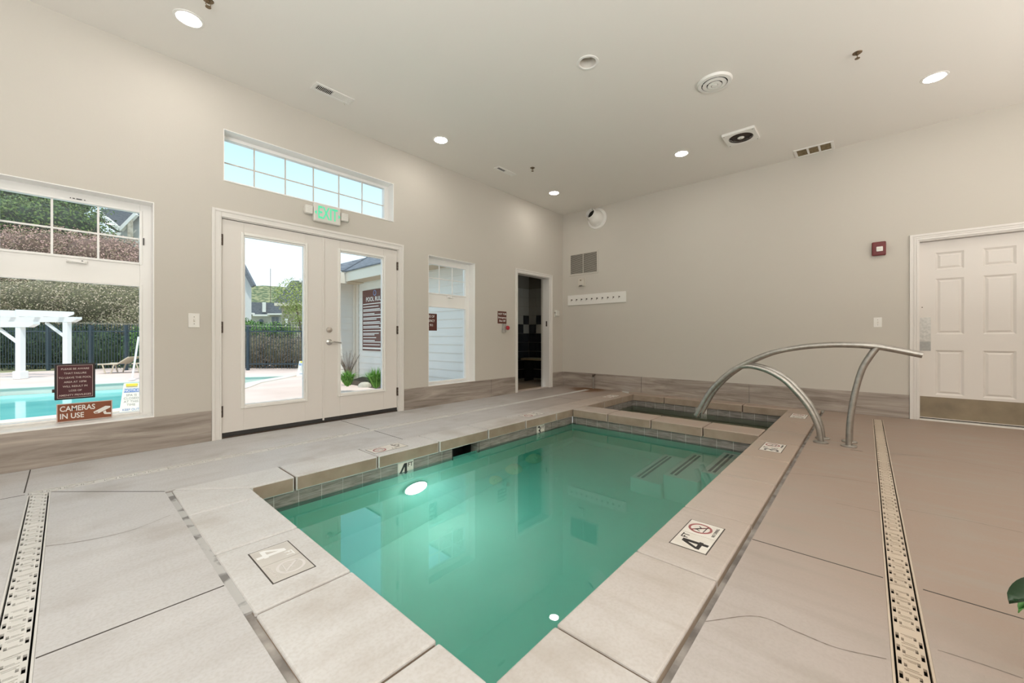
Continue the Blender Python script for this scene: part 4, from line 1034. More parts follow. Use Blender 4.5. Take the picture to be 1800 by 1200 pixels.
def switch_plate(root, c, xd, nrm, w=0.074, h=0.118):
    c = Vector(c)
    MB().obox(c+nrm*0.003, xd, nrm, ZP, w, 0.006, h).build('plate', 'white', root, bevel=0.002)
    MB().obox(c+nrm*0.006, xd, nrm, ZP, 0.012, 0.006, 0.026).build('toggle_slot', 'offwhite', root)
    MB().obox(c+nrm*0.011+ZP*0.004, xd, nrm, ZP, 0.008, 0.016, 0.010).build('toggle', 'white', root)
    for sg in (-1, 1): MB().lathe([(0.001, 0.0075), (0.0035, 0.007), (0.0035, 0.005)], c+ZP*0.031*sg, nrm, 8).build('screw', 'bronze', root)
sw = thing('light_switch', 'white toggle switch plate between the large window and the double doors', 'switch', (0.763, YA, 1.04)); switch_plate(sw, (0.763, YA, 1.102), XP, YN, 0.080, 0.126)
sw = thing('light_switch', 'white toggle switch plate on the far wall below the fire alarm', 'switch', (XB, -0.105, 1.07)); switch_plate(sw, (XB, -0.105, 1.133), YN, XN)

# ------------------------------------------------------------------ fittings on the window wall
ex = thing('exit_sign', 'white emergency exit sign with green letters and two lamp heads above the double doors', 'exit sign', (1.922, YA, 2.22))
B(1.775, 2.072, YA-0.055, YA, 2.212, 2.408).build('housing', 'clearish', ex, bevel=0.016, seg=3)
text('lettering', 'EXIT', 0.190, 'emgreen', ex, (1.924, YA-0.057, 2.306), XP, ZP, bold=0.012, ext=0.001, sx=0.56)
for sg in (-1, 1):
    ch_ = MB(); x = 1.924+sg*0.128
    ch_.prism([(x+sg*0.013, YA-0.0555, 2.306), (x-sg*0.010, YA-0.0555, 2.330), (x-sg*0.010, YA-0.0555, 2.282)], (0, -0.0015, 0)); ch_.build('chevron', 'emgreen', ex)
for xl in (1.728, 2.118):
    B(xl-0.040, xl+0.040, YA-0.060, YA-0.012, 2.275, 2.365).build('lamp_head', 'clearish', ex, bevel=0.008)
    rb = MB()
    for k in range(5): rb.box(xl-0.032, xl+0.032, YA-0.063, YA-0.060, 2.287+k*0.016, 2.294+k*0.016)
    rb.build('lens_rib', 'white', ex)
B(1.69, 2.16, YA-0.014, YA, 2.305, 2.330).build('bracket', 'clearish', ex)

es = thing('emergency_sign', 'small brown sign reading HOT TUB Emergency Shut Off beside the restroom doorway', 'sign', (4.795, YA, 1.17))
B(4.690, 4.900, YA-0.006, YA, 1.178, 1.380).build('board', 'signbrown', es, bevel=0.002)
for body, z, s_ in (('HOT TUB', 1.335, 0.044), ('Emergency', 1.278, 0.044), ('Shut Off', 1.222, 0.044)): text('lettering', body, s_, 'letter', es, (4.795, YA-0.0066, z), XP, ZP, bold=0.01)
eb = thing('emergency_button', 'red mushroom push button on a grey box below the brown emergency sign', 'button', (4.84, YA, 1.04))
B(4.795, 4.855, YA-0.045, YA, 1.035, 1.175).build('box', 'plate', eb, bevel=0.004)
MB().lathe([(0.001, 0.040), (0.030, 0.038), (0.036, 0.026), (0.034, 0.014), (0.014, 0.010), (0.014, 0.0)], (4.865, YA-0.045, 1.108), YN, 24).build('button_cap', 'btnred', eb, smooth=True)
B(4.835, 4.895, YA-0.046, YA-0.020, 1.075, 1.140).build('collar', 'plate', eb, bevel=0.003)

tp = thing('thermostat_cover', 'clear plastic box on the short wall strip between the restroom doorway and the corner', 'switch', (6.335, YA, 1.32))
B(6.262, 6.405, YA-0.010, YA, 1.345, 1.480).build('base', 'clearish', tp, bevel=0.006)
B(6.285, 6.385, YA-0.045, YA-0.010, 1.365, 1.460).build('cover', 'clearish', tp, bevel=0.008)
MB().lathe([(0.001, 0.020), (0.014, 0.016), (0.014, 0.0)], (6.272, YA-0.022, 1.425), XN, 12).build('lock', 'chrome', tp)

# signs on the glass
def tilt(o): return o
gy = 4.618
ps = thing('amenity_sign', 'dark maroon sign with white rules text stuck low on the large window', 'sign', (0.09, gy, 0.41))
def onA(px, py, y):
    r = FW+RT*((px-900)/FPX); t = y/r.y; return Vector((r.x*t, y, H+(HOR-py)/FPX*t))
a0 = onA(95.5, 640, gy); a1 = onA(167.5, 637, gy); b0 = onA(97, 704, gy); b1 = onA(167.5, 698, gy)
sx0_, sx1_, sz0, sz1 = a0.x, a1.x, (b0.z+b1.z)/2, (a0.z+a1.z)/2
B(sx0_, sx1_, gy, gy+0.012, sz0, sz1).build('board', 'ink', ps, bevel=0.005)
B(sx0_+0.012, sx1_-0.012, gy-0.0015, gy, sz0+0.012, sz1-0.012).build('panel', 'signmaroon', ps)
bd = MB(); e_ = 0.014
for q in ((sx0_+e_, sx1_-e_, sz0+e_, sz0+e_+0.002), (sx0_+e_, sx1_-e_, sz1-e_-0.002, sz1-e_), (sx0_+e_, sx0_+e_+0.002, sz0+e_, sz1-e_), (sx1_-e_-0.002, sx1_-e_, sz0+e_, sz1-e_)): bd.box(q[0], q[1], gy-0.0022, gy-0.0015, q[2], q[3])
bd.build('border', 'lettertan', ps)
lines = ['PLEASE BE AWARE', 'THAT FAILURE', 'TO LEAVE THE POOL', 'AREA AT 10PM', 'WILL RESULT IN', 'LOSS OF', 'AMENITY PRIVILEGES']
for k, t_ in enumerate(lines): text('lettering', t_, 0.0195, 'lettertan', ps, ((sx0_+sx1_)/2, gy-0.0025, sz1-0.042-k*(sz1-sz0-0.075)/6), XP, ZP, bold=0.008, ext=0.0004, sx=0.93)
B(sx0_-0.012, sx0_, gy+0.002, gy+0.01, sz0+0.06, sz0+0.085).build('clip', 'bronze', ps)

cs_y = 4.612
a0 = onA(99, 710.5, cs_y); a1 = onA(197.5, 702.5, cs_y); b0 = onA(100, 743, cs_y); b1 = onA(197, 733, cs_y)
x0, x1, z0, z1 = a0.x, a1.x, (b0.z+b1.z)/2, (a0.z+a1.z)/2
z0 = max(z0, 0.291)
cs = thing('camera_sign', 'rust-coloured sign reading CAMERAS IN USE standing on the sill of the large window', 'sign', ((x0+x1)/2, cs_y, z0))
B(x0, x1, cs_y, cs_y+0.006, z0, z1).build('board', 'lettertan', cs, bevel=0.002)
B(x0+0.006, x1-0.006, cs_y-0.0012, cs_y, z0+0.006, z1-0.006).build('panel', 'signrust', cs)
zc = (z0+z1)/2; hh = z1-z0
text('lettering', 'CAMERAS', hh*0.40, 'letter', cs, (x0+0.016, cs_y-0.002, zc+hh*0.20), XP, ZP, align='LEFT', bold=0.016, ext=0.0005, sx=0.76)
text('lettering', 'IN USE', hh*0.40, 'letter', cs, (x0+0.016, cs_y-0.002, zc-hh*0.20), XP, ZP, align='LEFT', bold=0.016, ext=0.0005, sx=0.76)
cx = x1-0.058; yy = cs_y-0.0018; zc -= 0.007
ic = MB()
ic.prism([(cx-0.050, yy, zc-0.006), (cx+0.018, yy, zc+0.034), (cx+0.046, yy, zc+0.030), (cx+0.046, yy, zc+0.018), (cx-0.018, yy, zc-0.020), (cx-0.042, yy, zc-0.020)], (0, -0.0008, 0))
ic.prism([(cx+0.004, yy, zc-0.012), (cx+0.020, yy, zc-0.002), (cx+0.024, yy, zc-0.020), (cx+0.050, yy, zc-0.022), (cx+0.050, yy, zc-0.036), (cx+0.012, yy, zc-0.032)], (0, -0.0008, 0))
ic.build('camera_symbol', 'letter', cs)
MB().obox((cx-0.032, yy-0.001, zc-0.012), XP, YP, ZP, 0.018, 0.0006, 0.006).build('symbol_lens', 'signrust', cs)

a0 = onA(768, 551.5, gy); b0 = onA(768, 581, gy)
x1 = a0.x; x0 = x1-0.285; z0, z1 = b0.z, a0.z
em = thing('emergency_sign', 'brown sign on the narrow window, its right edge showing past the reveal', 'sign', ((x0+x1)/2, gy, z0))
B(x0, x1, gy, gy+0.008, z0, z1).build('board', 'signbrown', em)
for k, t_ in enumerate(('IN CASE OF', 'EMERGENCY', 'CALL 911')): text('lettering', t_, 0.050, 'letter', em, (x0+(0.137 if k != 1 else 0.139), gy-0.001, z1-0.042-k*0.062), XP, ZP, bold=0.015, sx=0.80 if k != 1 else 0.74)

# ------------------------------------------------------------------ potted plant at the right edge
pt = thing('potted_plant', 'potted plant with broad dark green leaves at the right edge of the photo', 'plant', (1.95, -0.78, 0))
MB().lathe([(0.001, 0.001), (0.10, 0.001), (0.135, 0.20), (0.14, 0.205), (0.13, 0.205), (0.122, 0.18)], (1.95, -0.78, 0), ZP, 28).build('pot', 'pot', pt, smooth=True)
MB().lathe([(0.001, 0.178), (0.123, 0.175)], (1.95, -0.78, 0), ZP, 24).build('soil', 'soil', pt)
def leaf(base, tip, width, mat, droop=0.02):
    base, tip = Vector(base), Vector(tip); d = tip-base; L = d.length; d.normalize(); s_ = d.cross(ZP).normalized(); up = s_.cross(d)
    vs, fs = [], []; n = 12
    for i in range(n+1):
        t = i/n; w_ = width*math.sin(math.pi*min(1, t*0.93+0.05))**0.75*(1 if t < 0.97 else 0.4)
        c = base+d*L*t+up*(droop*math.sin(math.pi*t))
        vs += [c-s_*w_/2+up*0.010, c, c+s_*w_/2+up*0.010]
    for i in range(n):
        for k in range(2): fs.append((i*3+k, i*3+k+1, i*3+3+k+1, i*3+3+k))
    o = MB().add(vs, fs).build('leaf', mat, pt, smooth=True)
    so = o.modifiers.new('thickness', 'SOLIDIFY'); so.thickness = 0.0012
    return o
c0 = Vector((1.95, -0.78, 0.178))
tipA = sight(1774, 1061, 1.06); tipB = sight(1790, 1077, 1.12)
def stem(b, m, e): MB().tube(spline([b, m, e], 6), 0.004, 8).build('stem', 'leaflight', pt, smooth=True)
lb = tipA+(RT*0.26+FW*0.03+ZP*0.015); stem(c0, (c0+lb)/2+ZP*0.05, lb); leaf(lb, tipA, 0.088, 'leafdark')
lb = tipB+(RT*0.13+FW*0.05-ZP*0.02); stem(c0, (c0+lb)/2+ZP*0.03, lb); leaf(lb, tipB, 0.03, 'leaflight')
for k in range(9):
    a = R(-170+k*38); r_ = 0.12+0.03*(k % 3); e_ = c0+Vector((math.cos(a)*r_, math.sin(a)*r_, 0.16+0.05*(k % 4)))
    if math.cos(a) < -0.2 and math.sin(a) > -0.2: continue
    stem(c0, (c0+e_)/2+ZP*0.05, e_); leaf(e_, e_+Vector((math.cos(a), math.sin(a), 0.1))*0.16, 0.075, 'leafdark' if k % 2 else 'leaflight')

# ------------------------------------------------------------------ outside: ground and pool
PL = [(-6, 8.5), (0.45, 8.85), (1.25, 9.25), (2.0, 9.9), (2.6, 10.8), (3.05, 11.6), (3.8, 12.3), (4.3, 12.7), (3.4, 13.25), (1.2, 13.9), (-1, 14.3), (-6, 15.0)]
def ring_mesh(outer, inner, z):
    bm = bmesh.new(); ed = []
    for lp in (outer, inner):
        vs = [bm.verts.new((x, y, z)) for x, y in lp]; ed += [bm.edges.new((vs[i], vs[(i+1) % len(vs)])) for i in range(len(vs))]
    bmesh.ops.triangle_fill(bm, edges=ed, use_beauty=True)
    bm.verts.index_update(); mb = MB(); mb.v = [tuple(v.co) for v in bm.verts]; mb.f = [tuple(v.index for v in f.verts) for f in bm.faces]; bm.free(); return mb
def grow(pts, k):
    out = []; n = len(pts)
    for i in range(n):
        a, b, c = Vector(pts[i-1]), Vector(pts[i]), Vector(pts[(i+1) % n]); d1 = (b-a).normalized(); d2 = (c-b).normalized()
        nn = (Vector((d1.y, -d1.x))+Vector((d2.y, -d2.x))).normalized(); out.append(tuple(b+nn*k))
    return out
og = ring_mesh([(-30, YA+WT), (40, YA+WT), (40, 21), (-30, 21)], grow(PL, 0.02), GZ)
go = struct(og.build('ground_deck', 'deckout', center=False))
for p in go.data.polygons:
    if p.normal.z < 0: p.flip()
struct(B(-220, 220, 21.0, 330, GZ-0.3, GZ-0.05).build('ground_grass', 'grassland', center=False))
op = thing('outdoor_pool', 'bright turquoise outdoor swimming pool seen through the windows', 'pool', (-1, 11.2, GZ))
ob = MB(); n_ = len(PL)
ob.add([(x, y, GZ-0.001) for x, y in PL]+[(x, y, -1.2) for x, y in PL], [(i, (i+1) % n_, n_+(i+1) % n_, n_+i) for i in range(n_)]+[tuple(range(n_, 2*n_))])
ob.build('basin', 'copeout', op)
MB().prism([(x, y, -1.19) for x, y in grow(PL, -0.01)], (0, 0, 1.19+GZ-0.14)).build('pool_water', 'outwater', op)
gi, goo = grow(PL, -0.03), grow(PL, 0.30)
MB().add([(x, y, z) for z in (GZ+0.001, GZ+0.02) for lp in (gi, goo) for x, y in lp],
         [q for i in range(n_) for j in [(i+1) % n_] for q in ((2*n_+i, 2*n_+j, 3*n_+j, 3*n_+i), (i, j, 2*n_+j, 2*n_+i), (n_+i, n_+j, 3*n_+j, 3*n_+i))]).build('coping', 'copeout', op)

# pergola
P1 = ground(36, 666); P2 = ground(118, 661)
pg = thing('pergola', 'white wooden pergola with square posts beyond the outdoor pool', 'pergola', (P1.x, P1.y, GZ))
def post(p, w_, h_):
    po = MB().obox(p+ZP*h_/2, RT, FW, ZP, w_, w_, h_).build('post', 'pergola', pg, bevel=0.01)
    MB().obox(p+ZP*0.11, RT, FW, ZP, w_*1.55, w_*1.55, 0.22).build('post_base', 'pergola', po, bevel=0.015)
hp1 = sight(36, 575, (P1.dot(FW))).z-GZ; hp2 = sight(118, 566, P2.dot(FW)).z-GZ
back = (P2-P1)
for p, h_ in ((P1, hp1), (P2, hp2), (P1-RT*2.6, hp1), (P2-RT*2.6, hp2)): post(p, 0.135, h_)
def beam(a, b, z0, hh_, w_):
    a, b = Vector((a.x, a.y, z0)), Vector((b.x, b.y, z0)); d = (b-a).normalized(); n_ = d.cross(ZP)
    MB().prism([a-n_*w_/2, b-n_*w_/2-d*0.16, b-n_*w_/2+ZP*hh_*0.55, b-n_*w_/2+ZP*hh_, a-n_*w_/2+ZP*hh_], n_*w_).build('beam', 'pergola', pg)
beam(P1-RT*3.2, P1+RT*0.45, GZ+hp1, 0.15, 0.15); beam(P2-RT*3.2, P2+RT*0.36, GZ+hp2, 0.15, 0.15)
bdir = back.normalized()
for k in range(5):
    o_ = RT*(0.02-0.72*k); a = P1+o_-bdir*0.10; b = P2+o_+bdir*0.12
    beam(a, b, GZ+max(hp1, hp2)+0.14, 0.17, 0.07)
for p, h_ in ((P1, hp1), (P2, hp2)): MB().bar(p+ZP*(h_-0.42)-RT*0.08, p+ZP*(h_-0.02)-RT*0.62, 0.06).build('brace', 'pergola', pg)

# iron fence, one thing with posts, rails and pickets per bay
FD = 13.9
def fpt(px): p = sight(px, HOR, FD); p.z = GZ; return p
fn = thing('iron_fence', 'dark blue iron picket fence behind the outdoor pool', 'fence', fpt(250))
pxs = [-140, -20, 85, 160, 222, 436, 545]
fh = sight(430, 571, FD).z-GZ
for a in pxs: MB().obox(fpt(a)+ZP*(fh*0.5), RT, FW, ZP, 0.075, 0.075, fh*1.0).build('post', 'iron', fn)
for a, b in zip(pxs, pxs[1:]):
    pa, pb = fpt(a), fpt(b); n = max(2, round((pb-pa).length/0.10)); mb = MB()
    for k in range(1, n):
        q = pa.lerp(pb, k/n); mb.obox(q+ZP*(fh*0.53), RT, FW, ZP, 0.014, 0.014, fh*0.98)
    mb.build('picket_panel', 'iron', fn)
    rr = MB()
    for z in (0.14, 0.86): rr.bar(pa+ZP*fh*z, pb+ZP*fh*z, 0.035, 0.04)
    rr.build('rail', 'iron', fn)

# lounge chairs
def lounge(px, py, px2, label):
    a = ground(px, py); b = ground(px2, py-1); d = (b-a); L = d.length; d.normalize(); n_ = ZP.cross(d)
    root = thing('lounge_chair', label, 'lounge chair', (a.x, a.y, GZ), 'lounge chairs by the fence')
    z = GZ+0.30
    for sg in (0, 0.55):
        q = n_*sg
        MB().tube([a+q+ZP*0.30, a+q+d*L*0.62+ZP*0.30, b+q+ZP*0.52], 0.022, 8).build('side_rail', 'lounge', root, smooth=True)
        for t in (0.14, 0.52):
            MB().tube([a+q+d*L*t+ZP*0.30, a+q+d*L*(t+0.10 if t < 0.3 else t-0.10)+ZP*0.005], 0.02, 8).build('leg', 'lounge', root, smooth=True)
    mb = MB(); A_ = a+ZP*0.302; K = a+d*L*0.62+ZP*0.302; E_ = b+ZP*0.522
    mb.add([A_, A_+n_*0.55, K+n_*0.55, K, E_+n_*0.55, E_], [(0, 1, 2, 3), (3, 2, 4, 5)])
    s_ = mb.build('sling', 'sling', root); m_ = s_.modifiers.new('thickness', 'SOLIDIFY'); m_.thickness = 0.01
lounge(172, 657, 226, 'tan sling lounge chair by the fence, behind the maroon window sign')
lounge(232, 655, 285, 'tan lounge chair with raised back by the fence, near the leaning white pole')

# notice boards
def notice(base, facing, w_, h_, label, words=True):
    base = Vector(base); f = Vector(facing).normalized(); r = f.cross(ZP)*-1
    r = ZP.cross(f)
    root = thing('notice_board', label, 'sign', base)
    u = (ZP-f*0.22).normalized(); n_ = r.cross(u)
    mid = base+u*h_/2+f*0.06
    bd = MB(); t_ = 0.014
    lo_, hi_ = w_/2, w_*0.36
    pts = [mid-u*h_/2-r*lo_, mid-u*h_/2+r*lo_, mid+u*h_/2+r*hi_, mid+u*h_/2-r*hi_]
    bd.prism(pts, -n_*t_); bd.build('front_panel', 'noticew', root, bevel=0.006)
    u2 = (ZP+f*0.22).normalized(); m2 = base+u2*h_/2-f*0.16; pts = [m2-u2*h_/2-r*lo_, m2-u2*h_/2+r*lo_, m2+u2*h_/2+r*hi_, m2+u2*h_/2-r*hi_]
    MB().prism(pts, -n_*t_).build('back_panel', 'noticey', root, bevel=0.006)
    q = mid+n_*0.0015
    MB().obox(mid+u*h_*0.44, r, n_, u, w_*0.5, 0.030, h_*0.09).build('handle', 'noticey', root, bevel=0.005)
    MB().obox(q+u*h_*0.27, r, n_, u, w_*0.66, 0.003, h_*0.12).build('heading', 'noticeb', root)
    text('lettering', 'NOTICE', h_*0.12, 'letter', root, q+u*h_*0.27+n_*0.002, r, u, bold=0.01, sx=0.8)
    for k, t_ in enumerate(('SPA IS', 'CLOSED', 'AT THIS', 'TIME')): text('lettering', t_, h_*0.095, 'noticet', root, q+u*h_*(0.12-0.10*k)+n_*0.001, r, u)
    text('lettering', 'KEEP OUT', h_*0.095, 'noticeb', root, q-u*h_*0.33+n_*0.001, r, u, sx=0.9)
nb = ground(231, 728)
notice(nb, (-0.25, -1, 0), 0.255, 0.475, 'white A-frame notice board outside the large window reading SPA IS CLOSED AT THIS TIME')
nb2 = ground(533, 661)
notice(nb2, (-0.6, -0.8, 0), 0.34, 0.46, 'yellow-topped A-frame notice board on the deck seen through the left door pane')
pb = ground(232, 669); pt_ = sight(243.5, 592, 11.0)
lp = thing('leaning_pole', 'slim white pole leaning up behind the notice board at the pool edge', 'pole', (pb.x, pb.y, GZ))
MB().tube([pb+ZP*0.03, Vector((pt_.x, pt_.y, pt_.z))], 0.022, 10).build('shaft', 'pergola', lp, smooth=True)
MB().lathe([(0.001, 0.0), (0.07, 0.0), (0.07, 0.03), (0.022, 0.05)], pb+ZP*0.021, ZP, 16).build('foot', 'pergola', lp, smooth=True)

# ------------------------------------------------------------------ neighbouring wing with lap siding
SXW, SYE = 5.10, 10.10
wg = thing('siding_wing', 'low wing of pale grey lap siding with a dark shingle roof outside the doors', 'building', (SXW+1.5, 7.5, GZ))
def laps_x(x, y0, y1, z0, z1, ex=0.168):
    mb = MB(); z = z0
    while z < z1:
        t = min(z+ex, z1); mb.add([(x-0.020, y0, z), (x-0.020, y1, z), (x-0.003, y1, t), (x-0.003, y0, t), (x+0.02, y0, z), (x+0.02, y1, z), (x+0.02, y1, t), (x+0.02, y0, t)],
              [(0,1,2,3), (4,7,6,5), (0,4,5,1), (3,2,6,7), (0,3,7,4), (1,5,6,2)]); z += ex
    return mb
def laps_y(y, x0, x1, z0, z1, ex=0.168):
    mb = MB(); z = z0
    while z < z1:
        t = min(z+ex, z1); mb.add([(x0, y-0.020, z), (x1, y-0.020, z), (x1, y-0.003, t), (x0, y-0.003, t), (x0, y+0.02, z), (x1, y+0.02, z), (x1, y+0.02, t), (x0, y+0.02, t)],
              [(0,1,2,3), (4,7,6,5), (0,4,5,1), (3,2,6,7), (0,3,7,4), (1,5,6,2)]); z += ex
    return mb
laps_x(SXW, YA+WT+0.002, SYE, GZ, 2.40).build('siding', 'siding', wg)
laps_y(SYE, 4.15, SXW-0.02, GZ, 2.40).build('siding', 'siding', wg)
B(4.15, SXW, SYE+0.02, 10.55, GZ, 2.40).build('wall_core', 'siding', wg)
B(SXW+0.02, SXW+0.04, YA+WT+0.002, SYE, GZ, 2.40).build('wall_core', 'siding', wg)
B(SXW-0.075, SXW-0.02, SYE-0.10, SYE-0.02, GZ, 2.40).build('corner_trim', 'fascia', wg)
B(SXW-0.034, SXW-0.02, SYE-0.02-0.2, SYE-0.10, GZ, 2.40).build('corner_trim', 'fascia', wg)
EX = 4.60
B(EX+0.02, SXW, YA+WT+0.002, 9.62, 2.36, 2.39).build('soffit', 'soffit', wg)
B(EX, EX+0.03, YA+WT+0.002, 9.62, 2.33, 2.60).build('fascia', 'fascia', wg)
B(4.2, EX+0.03, 9.60, 9.63, 2.28, 2.55).build('fascia', 'fascia', wg); B(4.2, SXW, 9.63, SYE, 2.34, 2.37).build('soffit', 'soffit', wg)
rf = MB(); z_e, z_p = 2.60, 3.14
rf.add([(EX-0.04, YA+WT+0.01, z_e), (EX-0.04, 9.60, z_e-0.02), (5.48, 10.08, z_p), (5.48, YA+WT+0.01, z_p), (7.2, YA+WT+0.01, 2.6), (7.2, 10.08, 2.6)], [(0, 1, 2, 3), (3, 2, 5, 4)])
rf.add([(4.2, 9.58, 2.54), (EX-0.04, 9.60, z_e-0.02), (5.48, 10.08, z_p), (5.0, 10.3, 2.70), (4.2, 10.3, 2.66)], [(0, 1, 2, 3, 4)])
ro = rf.build('roof', 'shingle', wg); m_ = ro.modifiers.new('thickness', 'SOLIDIFY'); m_.thickness = 0.03
for px, py, hh_ in ((603, 477, 0.16), (619, 472, 0.16)):
    p = sight(px, py, 10.45); MB().tube([p-ZP*0.06, p+ZP*hh_], 0.045, 10).build('roof_vent', 'siding', wg)
rs = thing('rules_sign', 'large maroon pool rules board on the grey siding seen through the right door pane', 'sign', (SXW-0.03, 9.05, 0.62))
B(SXW-0.034, SXW-0.021, 8.45, 9.66, 0.62, 2.14).build('board', 'rulesmaroon', rs, bevel=0.003)
text('lettering', 'POOL RULES', 0.15, 'letter', rs, (SXW-0.036, 9.05, 1.90), YN, ZP, bold=0.015)
MB().lathe([(0.05, 0), (0.07, 0), (0.07, 0.002), (0.05, 0.002)], (SXW-0.034, 9.05, 2.05), XN, 20, close=True).build('emblem', 'noticeb', rs)
rl = MB(); z = 1.78; random.seed(3)
while z > 0.74:
    for _ in range(random.choice((1, 2, 2))):
        if z < 0.74: break
        rl.box(SXW-0.0355, SXW-0.034, 9.62-random.uniform(0.55, 1.10), 9.62, z, z+0.020); z -= 0.036
    z -= 0.034
rl.build('text_rule', 'letter', rs)
B(SXW-0.036, SXW-0.034, 8.47, 9.64, 0.66, 0.70).build('text_rule', 'letter', rs)
# planting bed along the siding
struct(MB().prism([(4.62, 9.7, GZ), (4.82, 9.7, GZ+0.08), (SXW-0.022, 9.7, GZ+0.14), (SXW-0.022, 9.7, GZ-0.05), (4.62, 9.7, GZ-0.05)], (0, -4.8, 0)).build('ground_bed', 'soil', center=False))

# ------------------------------------------------------------------ vegetation
def leaves(centers, n, size, aspect=0.6):
    """leaf quads scattered near the surfaces of blobs: centers = (pos, (rx,ry,rz))"""
    V, F = [], []
    wts = [r[0]*r[2]+r[1]*r[2] for _, r in centers]
    for c, r in random.choices(centers, wts, k=n):
        while True:
            d = Vector((random.gauss(0,1), random.gauss(0,1), random.gauss(0,1)))
            if d.length > 0.1: break
        d.normalize(); k = random.uniform(0.74, 1.10)*(1+0.10*math.sin(d.x*9+d.z*7)*math.sin(d.y*8-d.z*5))
        p = Vector(c)+Vector((d.x*r[0], d.y*r[1], d.z*r[2]))*k
        a = Vector((random.gauss(0,1), random.gauss(0,1), random.gauss(0,1))).normalized(); b = a.cross(d+Vector((0.01,0.02,0.03))).normalized()
        s = size*random.uniform(0.6, 1.3); i = len(V)
        V += [p-a*s/2, p+b*s*aspect/2, p+a*s/2, p-b*s*aspect/2]; F.append((i, i+1, i+2, i+3))
    mb = MB(); mb.v = V; mb.f = F; return mb
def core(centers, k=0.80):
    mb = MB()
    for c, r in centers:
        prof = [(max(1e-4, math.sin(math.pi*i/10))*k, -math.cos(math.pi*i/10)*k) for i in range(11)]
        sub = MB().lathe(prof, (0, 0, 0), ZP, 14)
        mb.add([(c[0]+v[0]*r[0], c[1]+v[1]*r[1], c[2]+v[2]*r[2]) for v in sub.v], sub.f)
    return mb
def plant(name, label, cat, centers, n, size, mat, coremat='f_dark', trunk=None, group=None, ck=0.78, asp=0.6):
    b = Vector(centers[0][0]); zb = GZ if trunk is None else trunk[0].z
    root = thing(name, label, cat, (b.x, b.y, zb), group)
    leaves(centers, n, size, asp).build('foliage', mat, root)
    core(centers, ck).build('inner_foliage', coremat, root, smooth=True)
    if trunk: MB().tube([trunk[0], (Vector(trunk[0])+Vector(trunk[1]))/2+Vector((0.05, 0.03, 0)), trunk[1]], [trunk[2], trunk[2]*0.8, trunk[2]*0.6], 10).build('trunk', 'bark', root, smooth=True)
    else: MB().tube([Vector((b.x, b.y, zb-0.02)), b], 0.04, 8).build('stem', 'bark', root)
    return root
def sblob(px, py, d, rpx, rpy, rd=None):
    p = sight(px, py, d); rx = rpx/FPX*d; rz = rpy/FPX*d
    return (p, (rx, rd or rx, rz))
def gp(px, d): q = sight(px, HOR, d); q.z = GZ; return q
d = 26
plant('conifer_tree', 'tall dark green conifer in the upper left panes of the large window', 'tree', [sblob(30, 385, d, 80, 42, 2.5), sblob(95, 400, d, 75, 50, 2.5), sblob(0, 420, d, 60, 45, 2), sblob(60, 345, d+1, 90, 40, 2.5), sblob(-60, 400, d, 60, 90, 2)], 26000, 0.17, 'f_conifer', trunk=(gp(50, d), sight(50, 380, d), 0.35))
d = 20.5
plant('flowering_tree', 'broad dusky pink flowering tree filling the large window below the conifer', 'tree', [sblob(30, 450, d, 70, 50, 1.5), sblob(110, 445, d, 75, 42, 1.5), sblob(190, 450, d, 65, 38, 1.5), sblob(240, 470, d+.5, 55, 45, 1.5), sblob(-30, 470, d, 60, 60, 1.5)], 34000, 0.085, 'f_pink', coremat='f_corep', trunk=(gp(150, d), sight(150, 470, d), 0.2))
d = 17.9
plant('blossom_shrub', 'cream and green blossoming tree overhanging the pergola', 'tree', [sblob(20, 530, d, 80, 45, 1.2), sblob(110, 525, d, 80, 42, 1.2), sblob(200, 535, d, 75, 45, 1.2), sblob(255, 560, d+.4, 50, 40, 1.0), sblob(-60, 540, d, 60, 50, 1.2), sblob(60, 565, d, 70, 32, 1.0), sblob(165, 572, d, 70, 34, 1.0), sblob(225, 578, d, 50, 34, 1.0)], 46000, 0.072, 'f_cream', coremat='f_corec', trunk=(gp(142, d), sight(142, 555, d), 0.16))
d = 15.3
plant('dark_shrubbery', 'deep green shrubs behind the blue fence below the blossoms', 'shrub', [sblob(0, 608, d, 70, 48, 0.55), sblob(85, 610, d, 70, 44, 0.55), sblob(170, 614, d, 55, 44, 0.55)], 14000, 0.09, 'f_dark')
d = 15.3
plant('green_shrub', 'fresh green shrub behind the fence at the right side of the large window', 'shrub', [sblob(255, 612, d, 28, 40, .5), sblob(290, 612, d, 30, 44, .5)], 7000, 0.08, 'f_green')
# hedges seen through the left door pane
d = 15.2
plant('twiggy_hedge', 'brown twiggy hedge behind the blue fence seen through the left door pane', 'hedge', [sblob(455, 618, d, 42, 36, .5), sblob(500, 620, d, 42, 34, .5), sblob(410, 618, d, 40, 38, .5), sblob(545, 620, d, 42, 34, .5)], 16000, 0.10, 'f_twig', coremat='f_corec', asp=0.22)
d = 17.5
plant('clipped_hedge', 'bright green clipped hedge above the brown hedge in the left door pane', 'hedge', [sblob(445, 585, d, 34, 20, .5), sblob(485, 585, d, 32, 18, .5), sblob(415, 580, d, 30, 24, .5)], 9000, 0.08, 'f_green')
d = 16.3
plant('young_tree', 'light green airy young tree in front of the stone house in the left door pane', 'tree', [sblob(512, 520, d, 26, 30, .5), sblob(535, 535, d, 28, 36, .5), sblob(520, 560, d, 22, 26, .5)], 4200, 0.065, 'f_lime', coremat='f_lime', trunk=(gp(536, d), sight(520, 530, d), 0.05), ck=0.0001)
